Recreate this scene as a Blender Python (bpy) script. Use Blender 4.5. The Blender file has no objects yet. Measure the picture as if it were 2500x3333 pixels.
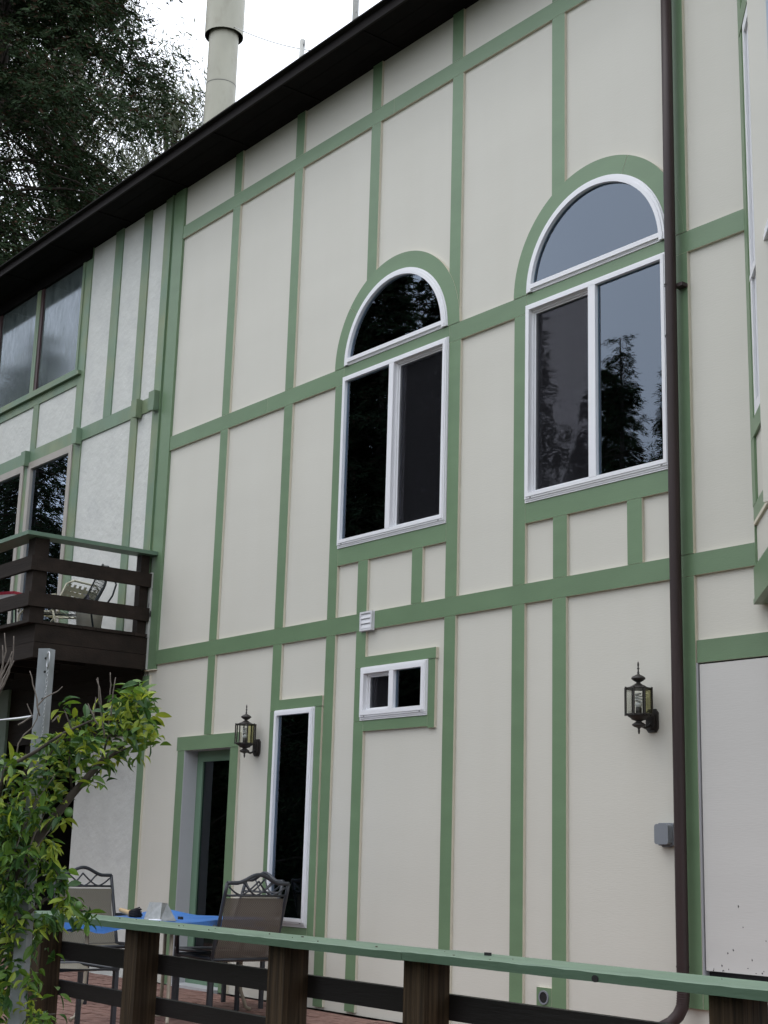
import bpy, bmesh, math, random
import numpy as np
from mathutils import Vector, Matrix

random.seed(11)
RNG = np.random.default_rng(5)
SC = bpy.context.scene
COL = SC.collection

# ---------------------------------------------------------------- camera
cam_d = bpy.data.cameras.new('camera')
cam = bpy.data.objects.new('camera', cam_d); COL.objects.link(cam)
F = Vector((-0.76554749, 0.60062806, 0.23061435)); Rr = Vector((0.62223411, 0.78232979, 0.02801448)); U = Rr.cross(F)
M = Matrix((Rr, U, -F)).transposed().to_4x4(); M.translation = Vector((0, -7.2, 1.19))
cam.matrix_world = M
cam_d.sensor_fit = 'VERTICAL'; cam_d.sensor_height = 24.0; cam_d.lens = 4742.17 / 3333 * 24
cam_d.clip_start = 0.1; cam_d.clip_end = 900
SC.camera = cam
# ---------------------------------------------------------------- sky, sun, exposure
SUN_EL, SUN_AZ = math.radians(66), math.radians(215)
W = bpy.data.worlds.new('World'); SC.world = W; W.use_nodes = True
nt = W.node_tree; nt.nodes.clear()
out = nt.nodes.new('ShaderNodeOutputWorld'); bg = nt.nodes.new('ShaderNodeBackground')
sky = nt.nodes.new('ShaderNodeTexSky'); sky.sky_type = 'NISHITA'; sky.sun_disc = False
sky.sun_elevation = SUN_EL; sky.sun_rotation = SUN_AZ; sky.air_density = 1.0; sky.dust_density = 4.0
mx = nt.nodes.new('ShaderNodeMix'); mx.data_type = 'RGBA'; mx.inputs[0].default_value = 0.86
nz = nt.nodes.new('ShaderNodeTexNoise'); nz.inputs['Scale'].default_value = 2.2; nz.inputs['Detail'].default_value = 4
rp = nt.nodes.new('ShaderNodeValToRGB')
rp.color_ramp.elements[0].color = (12.6, 13.6, 15.6, 1); rp.color_ramp.elements[1].color = (17.0, 17.6, 18.6, 1)
rp.color_ramp.elements[0].position = .3; rp.color_ramp.elements[1].position = .75
tc = nt.nodes.new('ShaderNodeTexCoord')
nt.links.new(tc.outputs['Generated'], nz.inputs['Vector']); nt.links.new(nz.outputs['Fac'], rp.inputs['Fac'])
nt.links.new(sky.outputs[0], mx.inputs[6]); nt.links.new(rp.outputs[0], mx.inputs[7])
nt.links.new(mx.outputs[2], bg.inputs['Color']); bg.inputs['Strength'].default_value = 0.105
nt.links.new(bg.outputs[0], out.inputs['Surface'])
sd = bpy.data.lights.new('sun', 'SUN'); sd.energy = 0.5; sd.angle = math.radians(40); sd.color = (1, .96, .9)
so = bpy.data.objects.new('sun', sd); COL.objects.link(so)
so.rotation_euler = (math.radians(90) - SUN_EL, 0, math.radians(180) - SUN_AZ + math.radians(0))
SC.view_settings.view_transform = 'Standard'; SC.view_settings.look = 'None'
SC.view_settings.gamma = 1; SC.view_settings.exposure = 0.31; SC.view_settings.use_curve_mapping = False
SC.cycles.max_bounces = 10; SC.cycles.transparent_max_bounces = 24; SC.cycles.diffuse_bounces = 4

# ---------------------------------------------------------------- materials
def mat(name, col, rough=.6, var=.0, vscale=3.0, bump=0.0, bscale=40.0, stretch=(1, 1, 1), metal=0.0, spec=.5,
        rnd=0.0, col2=None, thr=.55, soft=.1, s2=6.0, stretch2=(1, 1, 1), bdist=.004):
    m = bpy.data.materials.new(name); m.use_nodes = True
    n = m.node_tree.nodes; l = m.node_tree.links
    b = n['Principled BSDF']; b.inputs['Roughness'].default_value = rough; b.inputs['Metallic'].default_value = metal
    b.inputs['Specular IOR Level'].default_value = spec
    tc = n.new('ShaderNodeTexCoord'); base = None
    def noise(scale, st, det=5):
        mp = n.new('ShaderNodeMapping'); mp.inputs['Scale'].default_value = st
        l.new(tc.outputs['Object'], mp.inputs['Vector'])
        t = n.new('ShaderNodeTexNoise'); t.inputs['Scale'].default_value = scale; t.inputs['Detail'].default_value = det
        l.new(mp.outputs[0], t.inputs['Vector']); return t
    rgb = n.new('ShaderNodeRGB'); rgb.outputs[0].default_value = (*col, 1); base = rgb.outputs[0]
    if col2 is not None:
        t = noise(s2, stretch2)
        r = n.new('ShaderNodeValToRGB'); r.color_ramp.elements[0].position = thr - soft; r.color_ramp.elements[1].position = thr + soft
        l.new(t.outputs['Fac'], r.inputs['Fac'])
        x = n.new('ShaderNodeMix'); x.data_type = 'RGBA'; l.new(r.outputs[0], x.inputs[0])
        l.new(base, x.inputs[6]); x.inputs[7].default_value = (*col2, 1); base = x.outputs[2]
    if var:
        t = noise(vscale, stretch)
        mr = n.new('ShaderNodeMapRange'); mr.inputs['From Min'].default_value = .25; mr.inputs['From Max'].default_value = .75
        mr.inputs['To Min'].default_value = 1 - var; mr.inputs['To Max'].default_value = 1 + var
        l.new(t.outputs['Fac'], mr.inputs['Value'])
        x = n.new('ShaderNodeVectorMath'); x.operation = 'SCALE'; l.new(base, x.inputs[0]); l.new(mr.outputs[0], x.inputs['Scale']); base = x.outputs[0]
    if rnd:
        oi = n.new('ShaderNodeObjectInfo'); mr = n.new('ShaderNodeMapRange')
        mr.inputs['To Min'].default_value = 1 - rnd; mr.inputs['To Max'].default_value = 1 + rnd
        l.new(oi.outputs['Random'], mr.inputs['Value'])
        x = n.new('ShaderNodeVectorMath'); x.operation = 'SCALE'; l.new(base, x.inputs[0]); l.new(mr.outputs[0], x.inputs['Scale']); base = x.outputs[0]
    l.new(base, b.inputs['Base Color'])
    if bump:
        t = noise(bscale, stretch, 6); bp = n.new('ShaderNodeBump'); bp.inputs['Strength'].default_value = bump; bp.inputs['Distance'].default_value = bdist
        l.new(t.outputs['Fac'], bp.inputs['Height']); l.new(bp.outputs[0], b.inputs['Normal'])
    return m

def glass(name, gain=2.2, tint=(.86, .93, 1.0), trans=(.62, .70, .66), dirt=0.0, rough=0.0, dcol=(.3, .33, .35), wave=.02):
    m = bpy.data.materials.new(name); m.use_nodes = True
    n = m.node_tree.nodes; l = m.node_tree.links; n.clear()
    o = n.new('ShaderNodeOutputMaterial'); g = n.new('ShaderNodeBsdfGlossy'); t = n.new('ShaderNodeBsdfTransparent'); f = n.new('ShaderNodeFresnel')
    g.inputs['Color'].default_value = (*tint, 1); g.inputs['Roughness'].default_value = rough; t.inputs['Color'].default_value = (*trans, 1)
    f.inputs['IOR'].default_value = 1.5
    mu = n.new('ShaderNodeMath'); mu.operation = 'MULTIPLY'; mu.use_clamp = True; mu.inputs[1].default_value = gain
    # a Bump of the panes' slight waviness
    tc = n.new('ShaderNodeTexCoord'); nz = n.new('ShaderNodeTexNoise'); nz.inputs['Scale'].default_value = 1.3 if wave < .1 else 3.0; nz.inputs['Detail'].default_value = 1
    bp = n.new('ShaderNodeBump'); bp.inputs['Strength'].default_value = wave; bp.inputs['Distance'].default_value = .02
    l.new(tc.outputs['Object'], nz.inputs['Vector']); l.new(nz.outputs['Fac'], bp.inputs['Height'])
    if wave > .1: l.new(bp.outputs[0], g.inputs['Normal'])
    x = n.new('ShaderNodeMixShader'); l.new(f.outputs[0], mu.inputs[0]); l.new(mu.outputs[0], x.inputs[0])
    l.new(t.outputs[0], x.inputs[1]); l.new(g.outputs[0], x.inputs[2]); last = x.outputs[0]
    if dirt:
        d = n.new('ShaderNodeBsdfDiffuse'); d.inputs['Color'].default_value = (*dcol, 1)
        mp = n.new('ShaderNodeMapping'); mp.inputs['Scale'].default_value = (3, 1, 1.2)
        n2 = n.new('ShaderNodeTexNoise'); n2.inputs['Scale'].default_value = 2.2; n2.inputs['Detail'].default_value = 8; n2.inputs['Roughness'].default_value = .7
        l.new(tc.outputs['Object'], mp.inputs['Vector']); l.new(mp.outputs[0], n2.inputs['Vector'])
        mr = n.new('ShaderNodeMapRange'); mr.inputs['From Min'].default_value = .38; mr.inputs['From Max'].default_value = .7
        mr.inputs['To Min'].default_value = dirt * .25; mr.inputs['To Max'].default_value = dirt
        l.new(n2.outputs['Fac'], mr.inputs['Value'])
        y = n.new('ShaderNodeMixShader'); l.new(mr.outputs[0], y.inputs[0]); l.new(last, y.inputs[1]); l.new(d.outputs[0], y.inputs[2]); last = y.outputs[0]
    l.new(last, o.inputs['Surface']); return m

def mesh_screen(name, col, alpha, rough=.8):
    m = bpy.data.materials.new(name); m.use_nodes = True
    n = m.node_tree.nodes; l = m.node_tree.links; n.clear()
    o = n.new('ShaderNodeOutputMaterial'); d = n.new('ShaderNodeBsdfDiffuse'); t = n.new('ShaderNodeBsdfTransparent'); x = n.new('ShaderNodeMixShader')
    d.inputs['Color'].default_value = (*col, 1); x.inputs[0].default_value = alpha
    l.new(t.outputs[0], x.inputs[1]); l.new(d.outputs[0], x.inputs[2]); l.new(x.outputs[0], o.inputs['Surface']); return m

def sling(name, c1, c2, scale, alpha):
    m = bpy.data.materials.new(name); m.use_nodes = True
    n = m.node_tree.nodes; l = m.node_tree.links; b = n['Principled BSDF']
    tc = n.new('ShaderNodeTexCoord'); ck = n.new('ShaderNodeTexChecker'); ck.inputs['Scale'].default_value = scale
    ck.inputs['Color1'].default_value = (*c1, 1); ck.inputs['Color2'].default_value = (*c2, 1)
    l.new(tc.outputs['Object'], ck.inputs['Vector']); l.new(ck.outputs['Color'], b.inputs['Base Color'])
    b.inputs['Roughness'].default_value = .75; b.inputs['Alpha'].default_value = alpha; return m

CREAM = mat('cream_paint', (.600, .582, .516), .55, .035, .7, .2, 70, (.35, 1, 2.2), spec=.3, col2=(.585, .566, .498), thr=.56, soft=.22, s2=1.6, stretch2=(2.2, 1, .3))
EDGE = mat('cream_edge_paint', (.60, .56, .45), .6, .05, 8)
GREEN = mat('sage_trim_paint', (.146, .228, .127), .38, .08, 3.5, .22, 60, (.6, 1, 1.6), spec=.45, rnd=.05)
OLDGREEN = mat('faded_green_paint', (.150, .228, .150), .5, .10, 5, .35, 40, (1, 1, .4), col2=(.21, .25, .135), thr=.54, soft=.12, s2=1.6, rnd=.06)
STUCCO = mat('old_white_stucco', (.595, .600, .565), .75, .045, 5, .8, 15, bdist=.010, spec=.25, col2=(.55, .555, .53), thr=.62, soft=.1, s2=3)
VINYL = mat('white_vinyl', (.78, .78, .80), .35, .02, 4)
DARKWOOD = mat('dark_brown_stained_wood', (.020, .0138, .0105), .7, .4, 3, .6, 22, (.25, 2, 3), rnd=.15, spec=.2)
EAVE = mat('black_brown_soffit_paint', (.0065, .0055, .0055), .8, .25, 5, spec=.08)
FASCIA = mat('brown_fascia_paint', (.013, .0105, .010), .7, .15, 5, spec=.15)
SHINGLE = mat('dark_asphalt_shingle', (.018, .017, .0165), .9, .3, 30, spec=.1)
PIPE = mat('dark_brown_downspout', (.029, .0165, .0155), .5, .22, 6, stretch=(2, 2, .3), spec=.35)
FLUE = mat('painted_flue_metal', (.37, .36, .285), .5, .10, 4, .1, 30, (1, 1, .4), col2=(.29, .275, .21), thr=.6, soft=.1, s2=5, stretch2=(1, 1, .5))
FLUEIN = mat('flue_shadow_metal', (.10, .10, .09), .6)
FLAKY = mat('flaking_white_paint', (.42, .42, .39), .6, .1, 9, col2=(.03, .028, .025), thr=.63, soft=.02, s2=9, stretch2=(2, 2, .8))
BRONZE = mat('bronze_lantern_metal', (.024, .020, .017), .5, .25, 20, metal=.0)
LGLASS = glass('clear_lantern_glass', .45, (.95, .95, .9), (.95, .96, .94))
AMBER = glass('amber_tinted_lantern_glass', .6, (.95, .95, .9), (.62, .60, .34))
BULB = mat('white_bulb', (.55, .56, .56), .3)
WIRE = mat('thin_wire', (.45, .45, .43), .5)
GREYBOX = mat('grey_plastic', (.20, .215, .235), .35)
VENTW = mat('white_plastic_vent', (.62, .62, .64), .4)
GLASS = glass('window_glass', 2.7, (.64, .75, .91), (.60, .70, .64))
GLASSW = glass('screened_wavy_glass', 3.2, (.84, .84, .93), wave=.17, rough=.012)
GLASSD = glass('door_glass', 1.1, trans=(.4, .44, .42))
GLASSO = glass('dirty_old_glass', 1.6, trans=(.5, .55, .53), dirt=.55, rough=.08, dcol=(.21, .25, .245))
SCREEN = mesh_screen('insect_screen', (.022, .022, .025), .36)
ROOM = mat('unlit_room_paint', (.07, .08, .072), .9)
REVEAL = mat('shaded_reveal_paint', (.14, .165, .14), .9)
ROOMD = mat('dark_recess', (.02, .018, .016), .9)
JAMB = mat('grey_white_jamb', (.44, .44, .45), .5, .03, 5)
BLACK = mat('black_gap', (.006, .006, .006), .8)
REDWOODTRIM = mat('dark_red_sash', (.045, .018, .018), .5, .2, 8)
TAN = mat('tan_window_frame', (.36, .33, .29), .5, .06, 6)
CAPF = mat('shaded_cap_edge_paint', (.066, .112, .072), .5, .12, 6, .4, 30, (.5, 2, 2), spec=.3)  # cap's front and underside darkened, their shade put into the paint colour
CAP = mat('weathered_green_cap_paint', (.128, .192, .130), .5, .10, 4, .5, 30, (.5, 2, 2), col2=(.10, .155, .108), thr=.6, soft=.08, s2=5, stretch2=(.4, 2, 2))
POSTW = mat('treated_brown_post', (.050, .033, .018), .75, .5, 9, .9, 24, (5, 5, .22), col2=(.022, .014, .007), thr=.54, soft=.12, s2=10, stretch2=(5, 5, .15), rnd=.1, spec=.2)
BOARD = mat('dark_stained_board', (.014, .0115, .011), .5, .25, 4, .5, 30, (.3, 3, 3), rnd=.1, spec=.3)
IRON = mat('charcoal_powder_coat', (.030, .033, .040), .42, .15, 14)
SLINGT = sling('tan_woven_sling', (.19, .17, .13), (.11, .10, .075), 120, .93)
SLINGD = sling('brown_woven_sling', (.145, .12, .098), (.07, .058, .048), 120, .93)
TANTUBE = mat('tan_tube_frame', (.30, .26, .20), .45, .1, 12)
BLUE = mat('blue_table_cover', (.042, .16, .46), .42, .16, 4, .8, 9, bdist=.02)
PANM = mat('worn_sheet_metal', (.26, .27, .265), .35, .2, 25, metal=.55, col2=(.3, .3, .29), thr=.6, soft=.12, s2=18)
BRISTLE = mat('black_bristles', (.012, .011, .013), .8, .3, 60)
HANDLE = mat('tan_wood_handle', (.46, .32, .16), .5, .2, 20)
GALV = mat('galvanised_steel', (.27, .285, .30), .45, .22, 10, metal=.35, col2=(.20, .22, .215), thr=.58, soft=.12, s2=5, stretch2=(1, 1, .4))
ZINC = mat('zinc_chain', (.42, .43, .44), .35, metal=.8)
BARK = mat('grey_brown_bark', (.060, .048, .038), .85, .4, 18, .9, 40, (1, 1, .4))
TWIG = mat('bare_grey_twig', (.15, .125, .105), .8, .3, 30)
LIME = mat('green_lime_skin', (.075, .155, .035), .4, .15, 20)
BRICK = mat('red_brown_paver', (.175, .092, .072), .85, .22, 12, .5, 60, rnd=.28, col2=(.25, .15, .12), thr=.6, soft=.1, s2=14)
GROUT = mat('sandy_joint', (.12, .085, .068), .95, .2, 30)
SOIL = mat('leafy_soil', (.05, .055, .03), .95, .4, 2, .6, 12)
STRAP = mat('cream_vinyl_strap', (.66, .63, .48), .45, .06, 10)
POTM = mat('cream_plastic_tub', (.74, .72, .62), .5, .05, 6)
REDB = mat('red_carton', (.42, .02, .05), .5)
WHITEB = mat('white_carton', (.62, .60, .60), .5)
STRIPE = mat('violet_grey_board', (.30, .28, .38), .6, .35, 3, stretch=(14, 14, .1))
WIREM = mat('dark_green_wire', (.022, .030, .034), .5)
DOORP = mat('chalky_access_panel', (.560, .548, .518), .65, .04, 1.5, .18, 60, (.3, 1, 2))
FLAKE = mat('flaked_bare_spot', (.07, .065, .07), .9)

def leafmat(name, c, tr, rnd=.25):
    m = bpy.data.materials.new(name); m.use_nodes = True
    n = m.node_tree.nodes; l = m.node_tree.links; b = n['Principled BSDF']; b.inputs['Roughness'].default_value = .42 if tr > .15 else .75
    b.inputs['Specular IOR Level'].default_value = .4 if tr > .15 else .12
    tc = n.new('ShaderNodeTexCoord'); nz = n.new('ShaderNodeTexNoise'); nz.inputs['Scale'].default_value = 5; nz.inputs['Detail'].default_value = 3
    geo = n.new('ShaderNodeNewGeometry'); l.new(geo.outputs['Position'], nz.inputs['Vector'])
    mr = n.new('ShaderNodeMapRange'); mr.inputs['From Min'].default_value = .3; mr.inputs['From Max'].default_value = .7
    mr.inputs['To Min'].default_value = 1 - rnd; mr.inputs['To Max'].default_value = 1 + rnd
    v = n.new('ShaderNodeVectorMath'); v.operation = 'SCALE'; v.inputs[0].default_value = c; l.new(nz.outputs['Fac'], mr.inputs['Value']); l.new(mr.outputs[0], v.inputs['Scale'])
    l.new(v.outputs[0], b.inputs['Base Color'])
    t = n.new('ShaderNodeBsdfTranslucent'); v2 = n.new('ShaderNodeVectorMath'); v2.operation = 'MULTIPLY'; v2.inputs[1].default_value = (1.5, 1.3, .6)
    l.new(v.outputs[0], v2.inputs[0]); l.new(v2.outputs[0], t.inputs['Color'])
    x = n.new('ShaderNodeMixShader'); x.inputs[0].default_value = tr
    o = n['Material Output']; l.new(b.outputs[0], x.inputs[1]); l.new(t.outputs[0], x.inputs[2]); l.new(x.outputs[0], o.inputs['Surface']); return m
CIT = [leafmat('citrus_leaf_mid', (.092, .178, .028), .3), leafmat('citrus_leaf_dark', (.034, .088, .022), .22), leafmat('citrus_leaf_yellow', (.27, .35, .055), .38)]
NEEDLE = leafmat('redwood_needle', (.024, .042, .019), .10, .45)
NEEDLE2 = leafmat('redwood_needle_brown', (.040, .024, .015), .1, .4)
GUM = leafmat('gum_tree_leaf', (.085, .105, .062), .2, .35)

# ---------------------------------------------------------------- mesh helpers
class MB:
    def __init__(s): s.v = []; s.f = []; s.mi = []; s.sm = []
    def quad(s, pts, mi=0, sm=False):
        i = len(s.v); s.v += [tuple(p) for p in pts]; s.f.append(tuple(range(i, i + len(pts)))); s.mi.append(mi); s.sm.append(sm); return s
    def box(s, x0, x1, y0, y1, z0, z1, mi=0, front=None, T=None):
        P = [(x0, y0, z0), (x1, y0, z0), (x1, y1, z0), (x0, y1, z0), (x0, y0, z1), (x1, y0, z1), (x1, y1, z1), (x0, y1, z1)]
        if T is not None: P = [tuple(T @ Vector(p)) for p in P]
        i = len(s.v); s.v += P
        for k, q in enumerate([(0, 1, 5, 4), (1, 2, 6, 5), (2, 3, 7, 6), (3, 0, 4, 7), (4, 5, 6, 7), (3, 2, 1, 0)]):
            s.f.append(tuple(i + a for a in q)); s.mi.append(front if (front is not None and k == 0) else mi); s.sm.append(False)
        return s
    def prism(s, pts, y0, y1, mi=0, front=None):
        """pts: (x, z) outline counter-clockwise seen from -y; extruded from y0 (front) to y1."""
        n = len(pts); i = len(s.v)
        s.v += [(x, y0, z) for x, z in pts] + [(x, y1, z) for x, z in pts]
        s.f.append(tuple(range(i, i + n))); s.mi.append(mi if front is None else front); s.sm.append(False)
        s.f.append(tuple(range(i + 2 * n - 1, i + n - 1, -1))); s.mi.append(mi); s.sm.append(False)
        for k in range(n):
            a, b = i + k, i + (k + 1) % n
            s.f.append((b, a, a + n, b + n)); s.mi.append(mi); s.sm.append(False)
        return s
    def tube(s, path, r, n=8, mi=0, cap=True):
        path = [Vector(p) for p in path]; m = len(path)
        rr = r if isinstance(r, (list, tuple)) else [r] * m
        t0 = (path[1] - path[0]).normalized(); ref = Vector((0, 0, 1)) if abs(t0.z) < .9 else Vector((1, 0, 0))
        u = t0.cross(ref).normalized(); i0 = len(s.v)
        for k in range(m):
            t = (path[min(k + 1, m - 1)] - path[max(k - 1, 0)]).normalized()
            u = (u - t * u.dot(t)).normalized(); w = t.cross(u)
            for j in range(n):
                a = 2 * math.pi * j / n; s.v.append(tuple(path[k] + (u * math.cos(a) + w * math.sin(a)) * rr[k]))
        for k in range(m - 1):
            for j in range(n):
                a = i0 + k * n + j; b = i0 + k * n + (j + 1) % n
                s.f.append((a, b, b + n, a + n)); s.mi.append(mi); s.sm.append(True)
        if cap:
            s.f.append(tuple(i0 + j for j in range(n))[::-1]); s.mi.append(mi); s.sm.append(False)
            s.f.append(tuple(i0 + (m - 1) * n + j for j in range(n))); s.mi.append(mi); s.sm.append(False)
        return s
    def lathe(s, prof, c, n=20, mi=0, a0=0.0):
        i0 = len(s.v)
        for r, z in prof:
            for j in range(n):
                a = a0 + 2 * math.pi * j / n; s.v.append((c[0] + r * math.cos(a), c[1] + r * math.sin(a), c[2] + z))
        for k in range(len(prof) - 1):
            for j in range(n):
                a = i0 + k * n + j; b = i0 + k * n + (j + 1) % n
                s.f.append((a, b, b + n, a + n)); s.mi.append(mi); s.sm.append(n > 10)
        return s
    def arcring(s, cx, cz, r0, r1, y0, y1, mi=0, front=None, a0=0.0, a1=math.pi, n=44):
        for k in range(n):
            p, q = a0 + (a1 - a0) * k / n, a0 + (a1 - a0) * (k + 1) / n
            A = [(cx + r0 * math.cos(p), cz + r0 * math.sin(p)), (cx + r1 * math.cos(p), cz + r1 * math.sin(p)),
                 (cx + r1 * math.cos(q), cz + r1 * math.sin(q)), (cx + r0 * math.cos(q), cz + r0 * math.sin(q))]
            Fv = [(x, y0, z) for x, z in A]; B = [(x, y1, z) for x, z in A]
            s.quad(Fv, mi if front is None else front, False)
            s.quad([Fv[1], B[1], B[2], Fv[2]], mi, True); s.quad([Fv[0], Fv[3], B[3], B[0]], mi, True)
            if k == 0: s.quad([Fv[0], B[0], B[1], Fv[1]], mi)
            if k == n - 1: s.quad([Fv[3], Fv[2], B[2], B[3]], mi)
        return s
    def build(s, name, mats, parent=None, loc=None, rot=None):
        me = bpy.data.meshes.new(name); me.from_pydata(s.v, [], s.f)
        for m in (mats if isinstance(mats, (list, tuple)) else [mats]): me.materials.append(m)
        me.polygons.foreach_set('material_index', s.mi); me.polygons.foreach_set('use_smooth', s.sm); me.update()
        o = bpy.data.objects.new(name, me); COL.objects.link(o)
        if parent: o.parent = parent
        if loc: o.location = loc
        if rot: o.rotation_euler = rot
        return o

def tag(o, label=None, cat=None, group=None, kind=None):
    for k, v in (('label', label), ('category', cat), ('group', group), ('kind', kind)):
        if v: o[k] = v
    return o
def thing(name, label, cat, loc=(0, 0, 0), rz=0.0, group=None):
    o = bpy.data.objects.new(name, None); COL.objects.link(o); o.location = loc; o.rotation_euler = (0, 0, rz)
    o.empty_display_size = .1
    return tag(o, label, cat, group)
def dup(root, loc, rz, label, group=None):
    r = root.copy(); COL.objects.link(r); r.location = loc; r.rotation_euler = (0, 0, rz); r['label'] = label
    if group: r['group'] = group
    for ch in list(root.children):
        c = ch.copy(); COL.objects.link(c); c.parent = r
        for g in list(ch.children):
            d = g.copy(); COL.objects.link(d); d.parent = c
    return r
def quick_mesh(name, verts, faces_n, mats, mi=None, parent=None):
    """verts (N*k,3) numpy, faces of k consecutive verts."""
    n = len(verts); k = faces_n; me = bpy.data.meshes.new(name)
    me.vertices.add(n); me.vertices.foreach_set('co', verts.astype(np.float32).ravel())
    me.loops.add(n); me.loops.foreach_set('vertex_index', np.arange(n, dtype=np.int32))
    me.polygons.add(n // k); me.polygons.foreach_set('loop_start', np.arange(0, n, k, dtype=np.int32))
    for m in mats: me.materials.append(m)
    if mi is not None: me.polygons.foreach_set('material_index', mi.astype(np.int32))
    me.update(calc_edges=True); me.validate()
    o = bpy.data.objects.new(name, me); COL.objects.link(o)
    if parent: o.parent = parent
    return o

# ================================================================ SETTING
g = MB(); g.box(-160, 160, -200, 200, -1.2, -0.45); ground = g.build('ground', SOIL); ground['kind'] = 'structure'
g = MB(); g.box(-20, 3.0, -3.35, 0.3, -0.44, -0.045); patio = g.build('patio', GROUT); patio['kind'] = 'structure'
BL, BW, BJ = .20, .10, .007
bm_ = MB(); bm_.box(-BL / 2 + BJ / 2, BL / 2 - BJ / 2, -BW / 2 + BJ / 2, BW / 2 - BJ / 2, -.05, 0)
brick0 = bm_.build('brick', BRICK, patio); first = True
rest = MB(); cells = []
row = 0; y = -3.30
while y < -.02:
    x = -19.9 + (row % 2) * BL / 2
    while x < 2.9:
        cells.append((x, y)); x += BL
    y += BW; row += 1
def bvis(c):  # the pavers that show largest: between the balusters, in front of the table and chairs
    return (-10.6 < c[0] < -5.6) and (-2.75 < c[1] < -1.1)
near = [c for c in cells if bvis(c)]
near.sort(key=lambda c: math.hypot(c[0], c[1] + 7.2)); near_set = set(near[:300])
for c in cells:
    dz = random.uniform(-.004, .002)
    if c in near_set:
        if first: o = brick0; first = False
        else: o = brick0.copy(); COL.objects.link(o)
        o.location = (c[0], c[1], dz); o.rotation_euler = (random.uniform(-.012, .012), random.uniform(-.008, .008), random.uniform(-.015, .015))
    else:
        rest.box(c[0] - BL / 2 + BJ / 2, c[0] + BL / 2 - BJ / 2, c[1] - BW / 2 + BJ / 2, c[1] + BW / 2 - BJ / 2, -.05 + dz, dz)
ro = rest.build('brick_field', BRICK, patio); ro['kind'] = 'stuff'

# unseen wooded slope added behind the photographer to block light, lower towards the left
hm = MB(); NX, NY = 40, 14
def hz(x, y):
    s = max(0, min(1, (-13 - y) / 22)); q = max(0, min(1, (x + 14) / 10)); s = s * s * (3 - 2 * s)
    return -.46 + s * (3 + 9 * q) + .5 * math.sin(x * .31) * s + .4 * math.sin(y * .5 + x * .2) * s
for i in range(NX):
    for j in range(NY):
        xs = [-70 + 130 * (i + a) / NX for a in (0, 1)]; ys = [-12 - 50 * (j + a) / NY for a in (0, 1)]
        hm.quad([(xs[0], ys[0], hz(xs[0], ys[0])), (xs[1], ys[0], hz(xs[1], ys[0])), (xs[1], ys[1], hz(xs[1], ys[1])), (xs[0], ys[1], hz(xs[0], ys[1]))], 0, True)
hill = hm.build('light_block_slope', SOIL); hill['kind'] = 'structure'
# ================================================================ HOUSE (cream wall with new green trim)
house = thing('house', 'cream panelled house with fresh green half timber boards and two arched windows', 'house', (-9, 0, 0))
house_inv = Matrix.Translation((9, 0, 0))
def part(mb, name, mats, parent=None):
    o = mb.build(name, mats); o.parent = parent or house
    if parent is None or parent is house: o.matrix_parent_inverse = house_inv
    else: o.matrix_parent_inverse = Matrix.Identity(4)
    return o

PY = .024   # panel face; the boards' faces stand at y = 0
def panel(poly): part(MB().prism(poly, PY, PY + .014), 'wall_panel', CREAM)
def prect(x0, x1, z0, z1): panel([(x0, z0), (x1, z0), (x1, z1), (x0, z1)])
A1, A2, AZ, AR = -9.10, -6.81, 5.36, .76
def parch(x0, x1, z0, z1, cx):
    pts = [(x1, z1), (x0, z1)]
    N = 30
    for k in range(N + 1):
        x = x0 + (x1 - x0) * k / N; dx = abs(x - cx); z = z0
        if dx < AR: z = max(z0, AZ + math.sqrt(AR * AR - dx * dx))
        pts.append((x, z))
    panel(pts)
TOPZ = 8.172
cols = [-12.9, -11.737, -10.647, -9.45, -8.343, -7.17, -6.06]
for a, b in zip(cols, cols[1:]): prect(a, b, 7.64, TOPZ)
prect(-6.06, -5.46, 7.64, TOPZ)
prect(-12.9, -11.737, 5.29, 7.64); prect(-11.737, -10.647, 5.29, 7.64)
parch(-10.647, -9.45, 5.29, 7.64, A1); parch(-9.45, -8.343, 5.29, 7.64, A1); parch(-8.343, -7.17, 5.29, 7.64, A2); parch(-7.17, -6.06, 5.29, 7.64, A2)
prect(-6.06, -5.46, 5.29, 7.64)
for a, b in [(-12.9, -11.742), (-11.742, -10.645), (-10.645, -9.857), (-8.322, -7.569), (-6.06, -5.46)]: prect(a, b, 3.07, 5.29)
for a, b in [(-9.857, -9.44), (-9.44, -8.735), (-8.735, -8.322), (-7.569, -7.152), (-7.152, -6.45), (-6.45, -6.06)]: prect(a, b, 3.07, 3.66)
panel([(-12.97, 0), (-12.2, 0), (-12.2, 2.19), (-11.742, 2.19), (-11.742, 3.07), (-12.97, 3.07)])
panel([(-11.27, 0), (-10.645, 0), (-10.645, 3.07), (-11.742, 3.07), (-11.742, 2.19), (-11.27, 2.19)])
panel([(-9.99, 0), (-9.855, 0), (-9.855, 3.07), (-10.645, 3.07), (-10.645, 2.45), (-9.99, 2.45)])
prect(-10.645, -9.99, 0, .56)
prect(-9.855, -9.435, 0, 3.07)
panel([(-9.435, 0), (-8.326, 0), (-8.326, 3.07), (-9.435, 3.07), (-9.435, 2.73), (-8.53, 2.73), (-8.53, 2.21), (-9.435, 2.21)])
for a, b in [(-8.326, -7.573), (-7.573, -7.158), (-7.158, -6.06)]: prect(a, b, 0, 3.07)
prect(-6.06, -5.46, 2.5, 3.07); prect(-5.46, -3.0, 2.5, 2.80)
prect(-6.06, -3.0, -.02, .45)

def board(x0, x1, z0, z1, y=0.0, t=.0235, name='trim_board'):
    return part(MB().box(x0, x1, y, y + t, z0, z1, mi=1, front=0), name, [GREEN, EDGE])
H1, H2, H3 = (2.997, 3.140), (5.215, 5.363), (7.570, 7.712)
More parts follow.
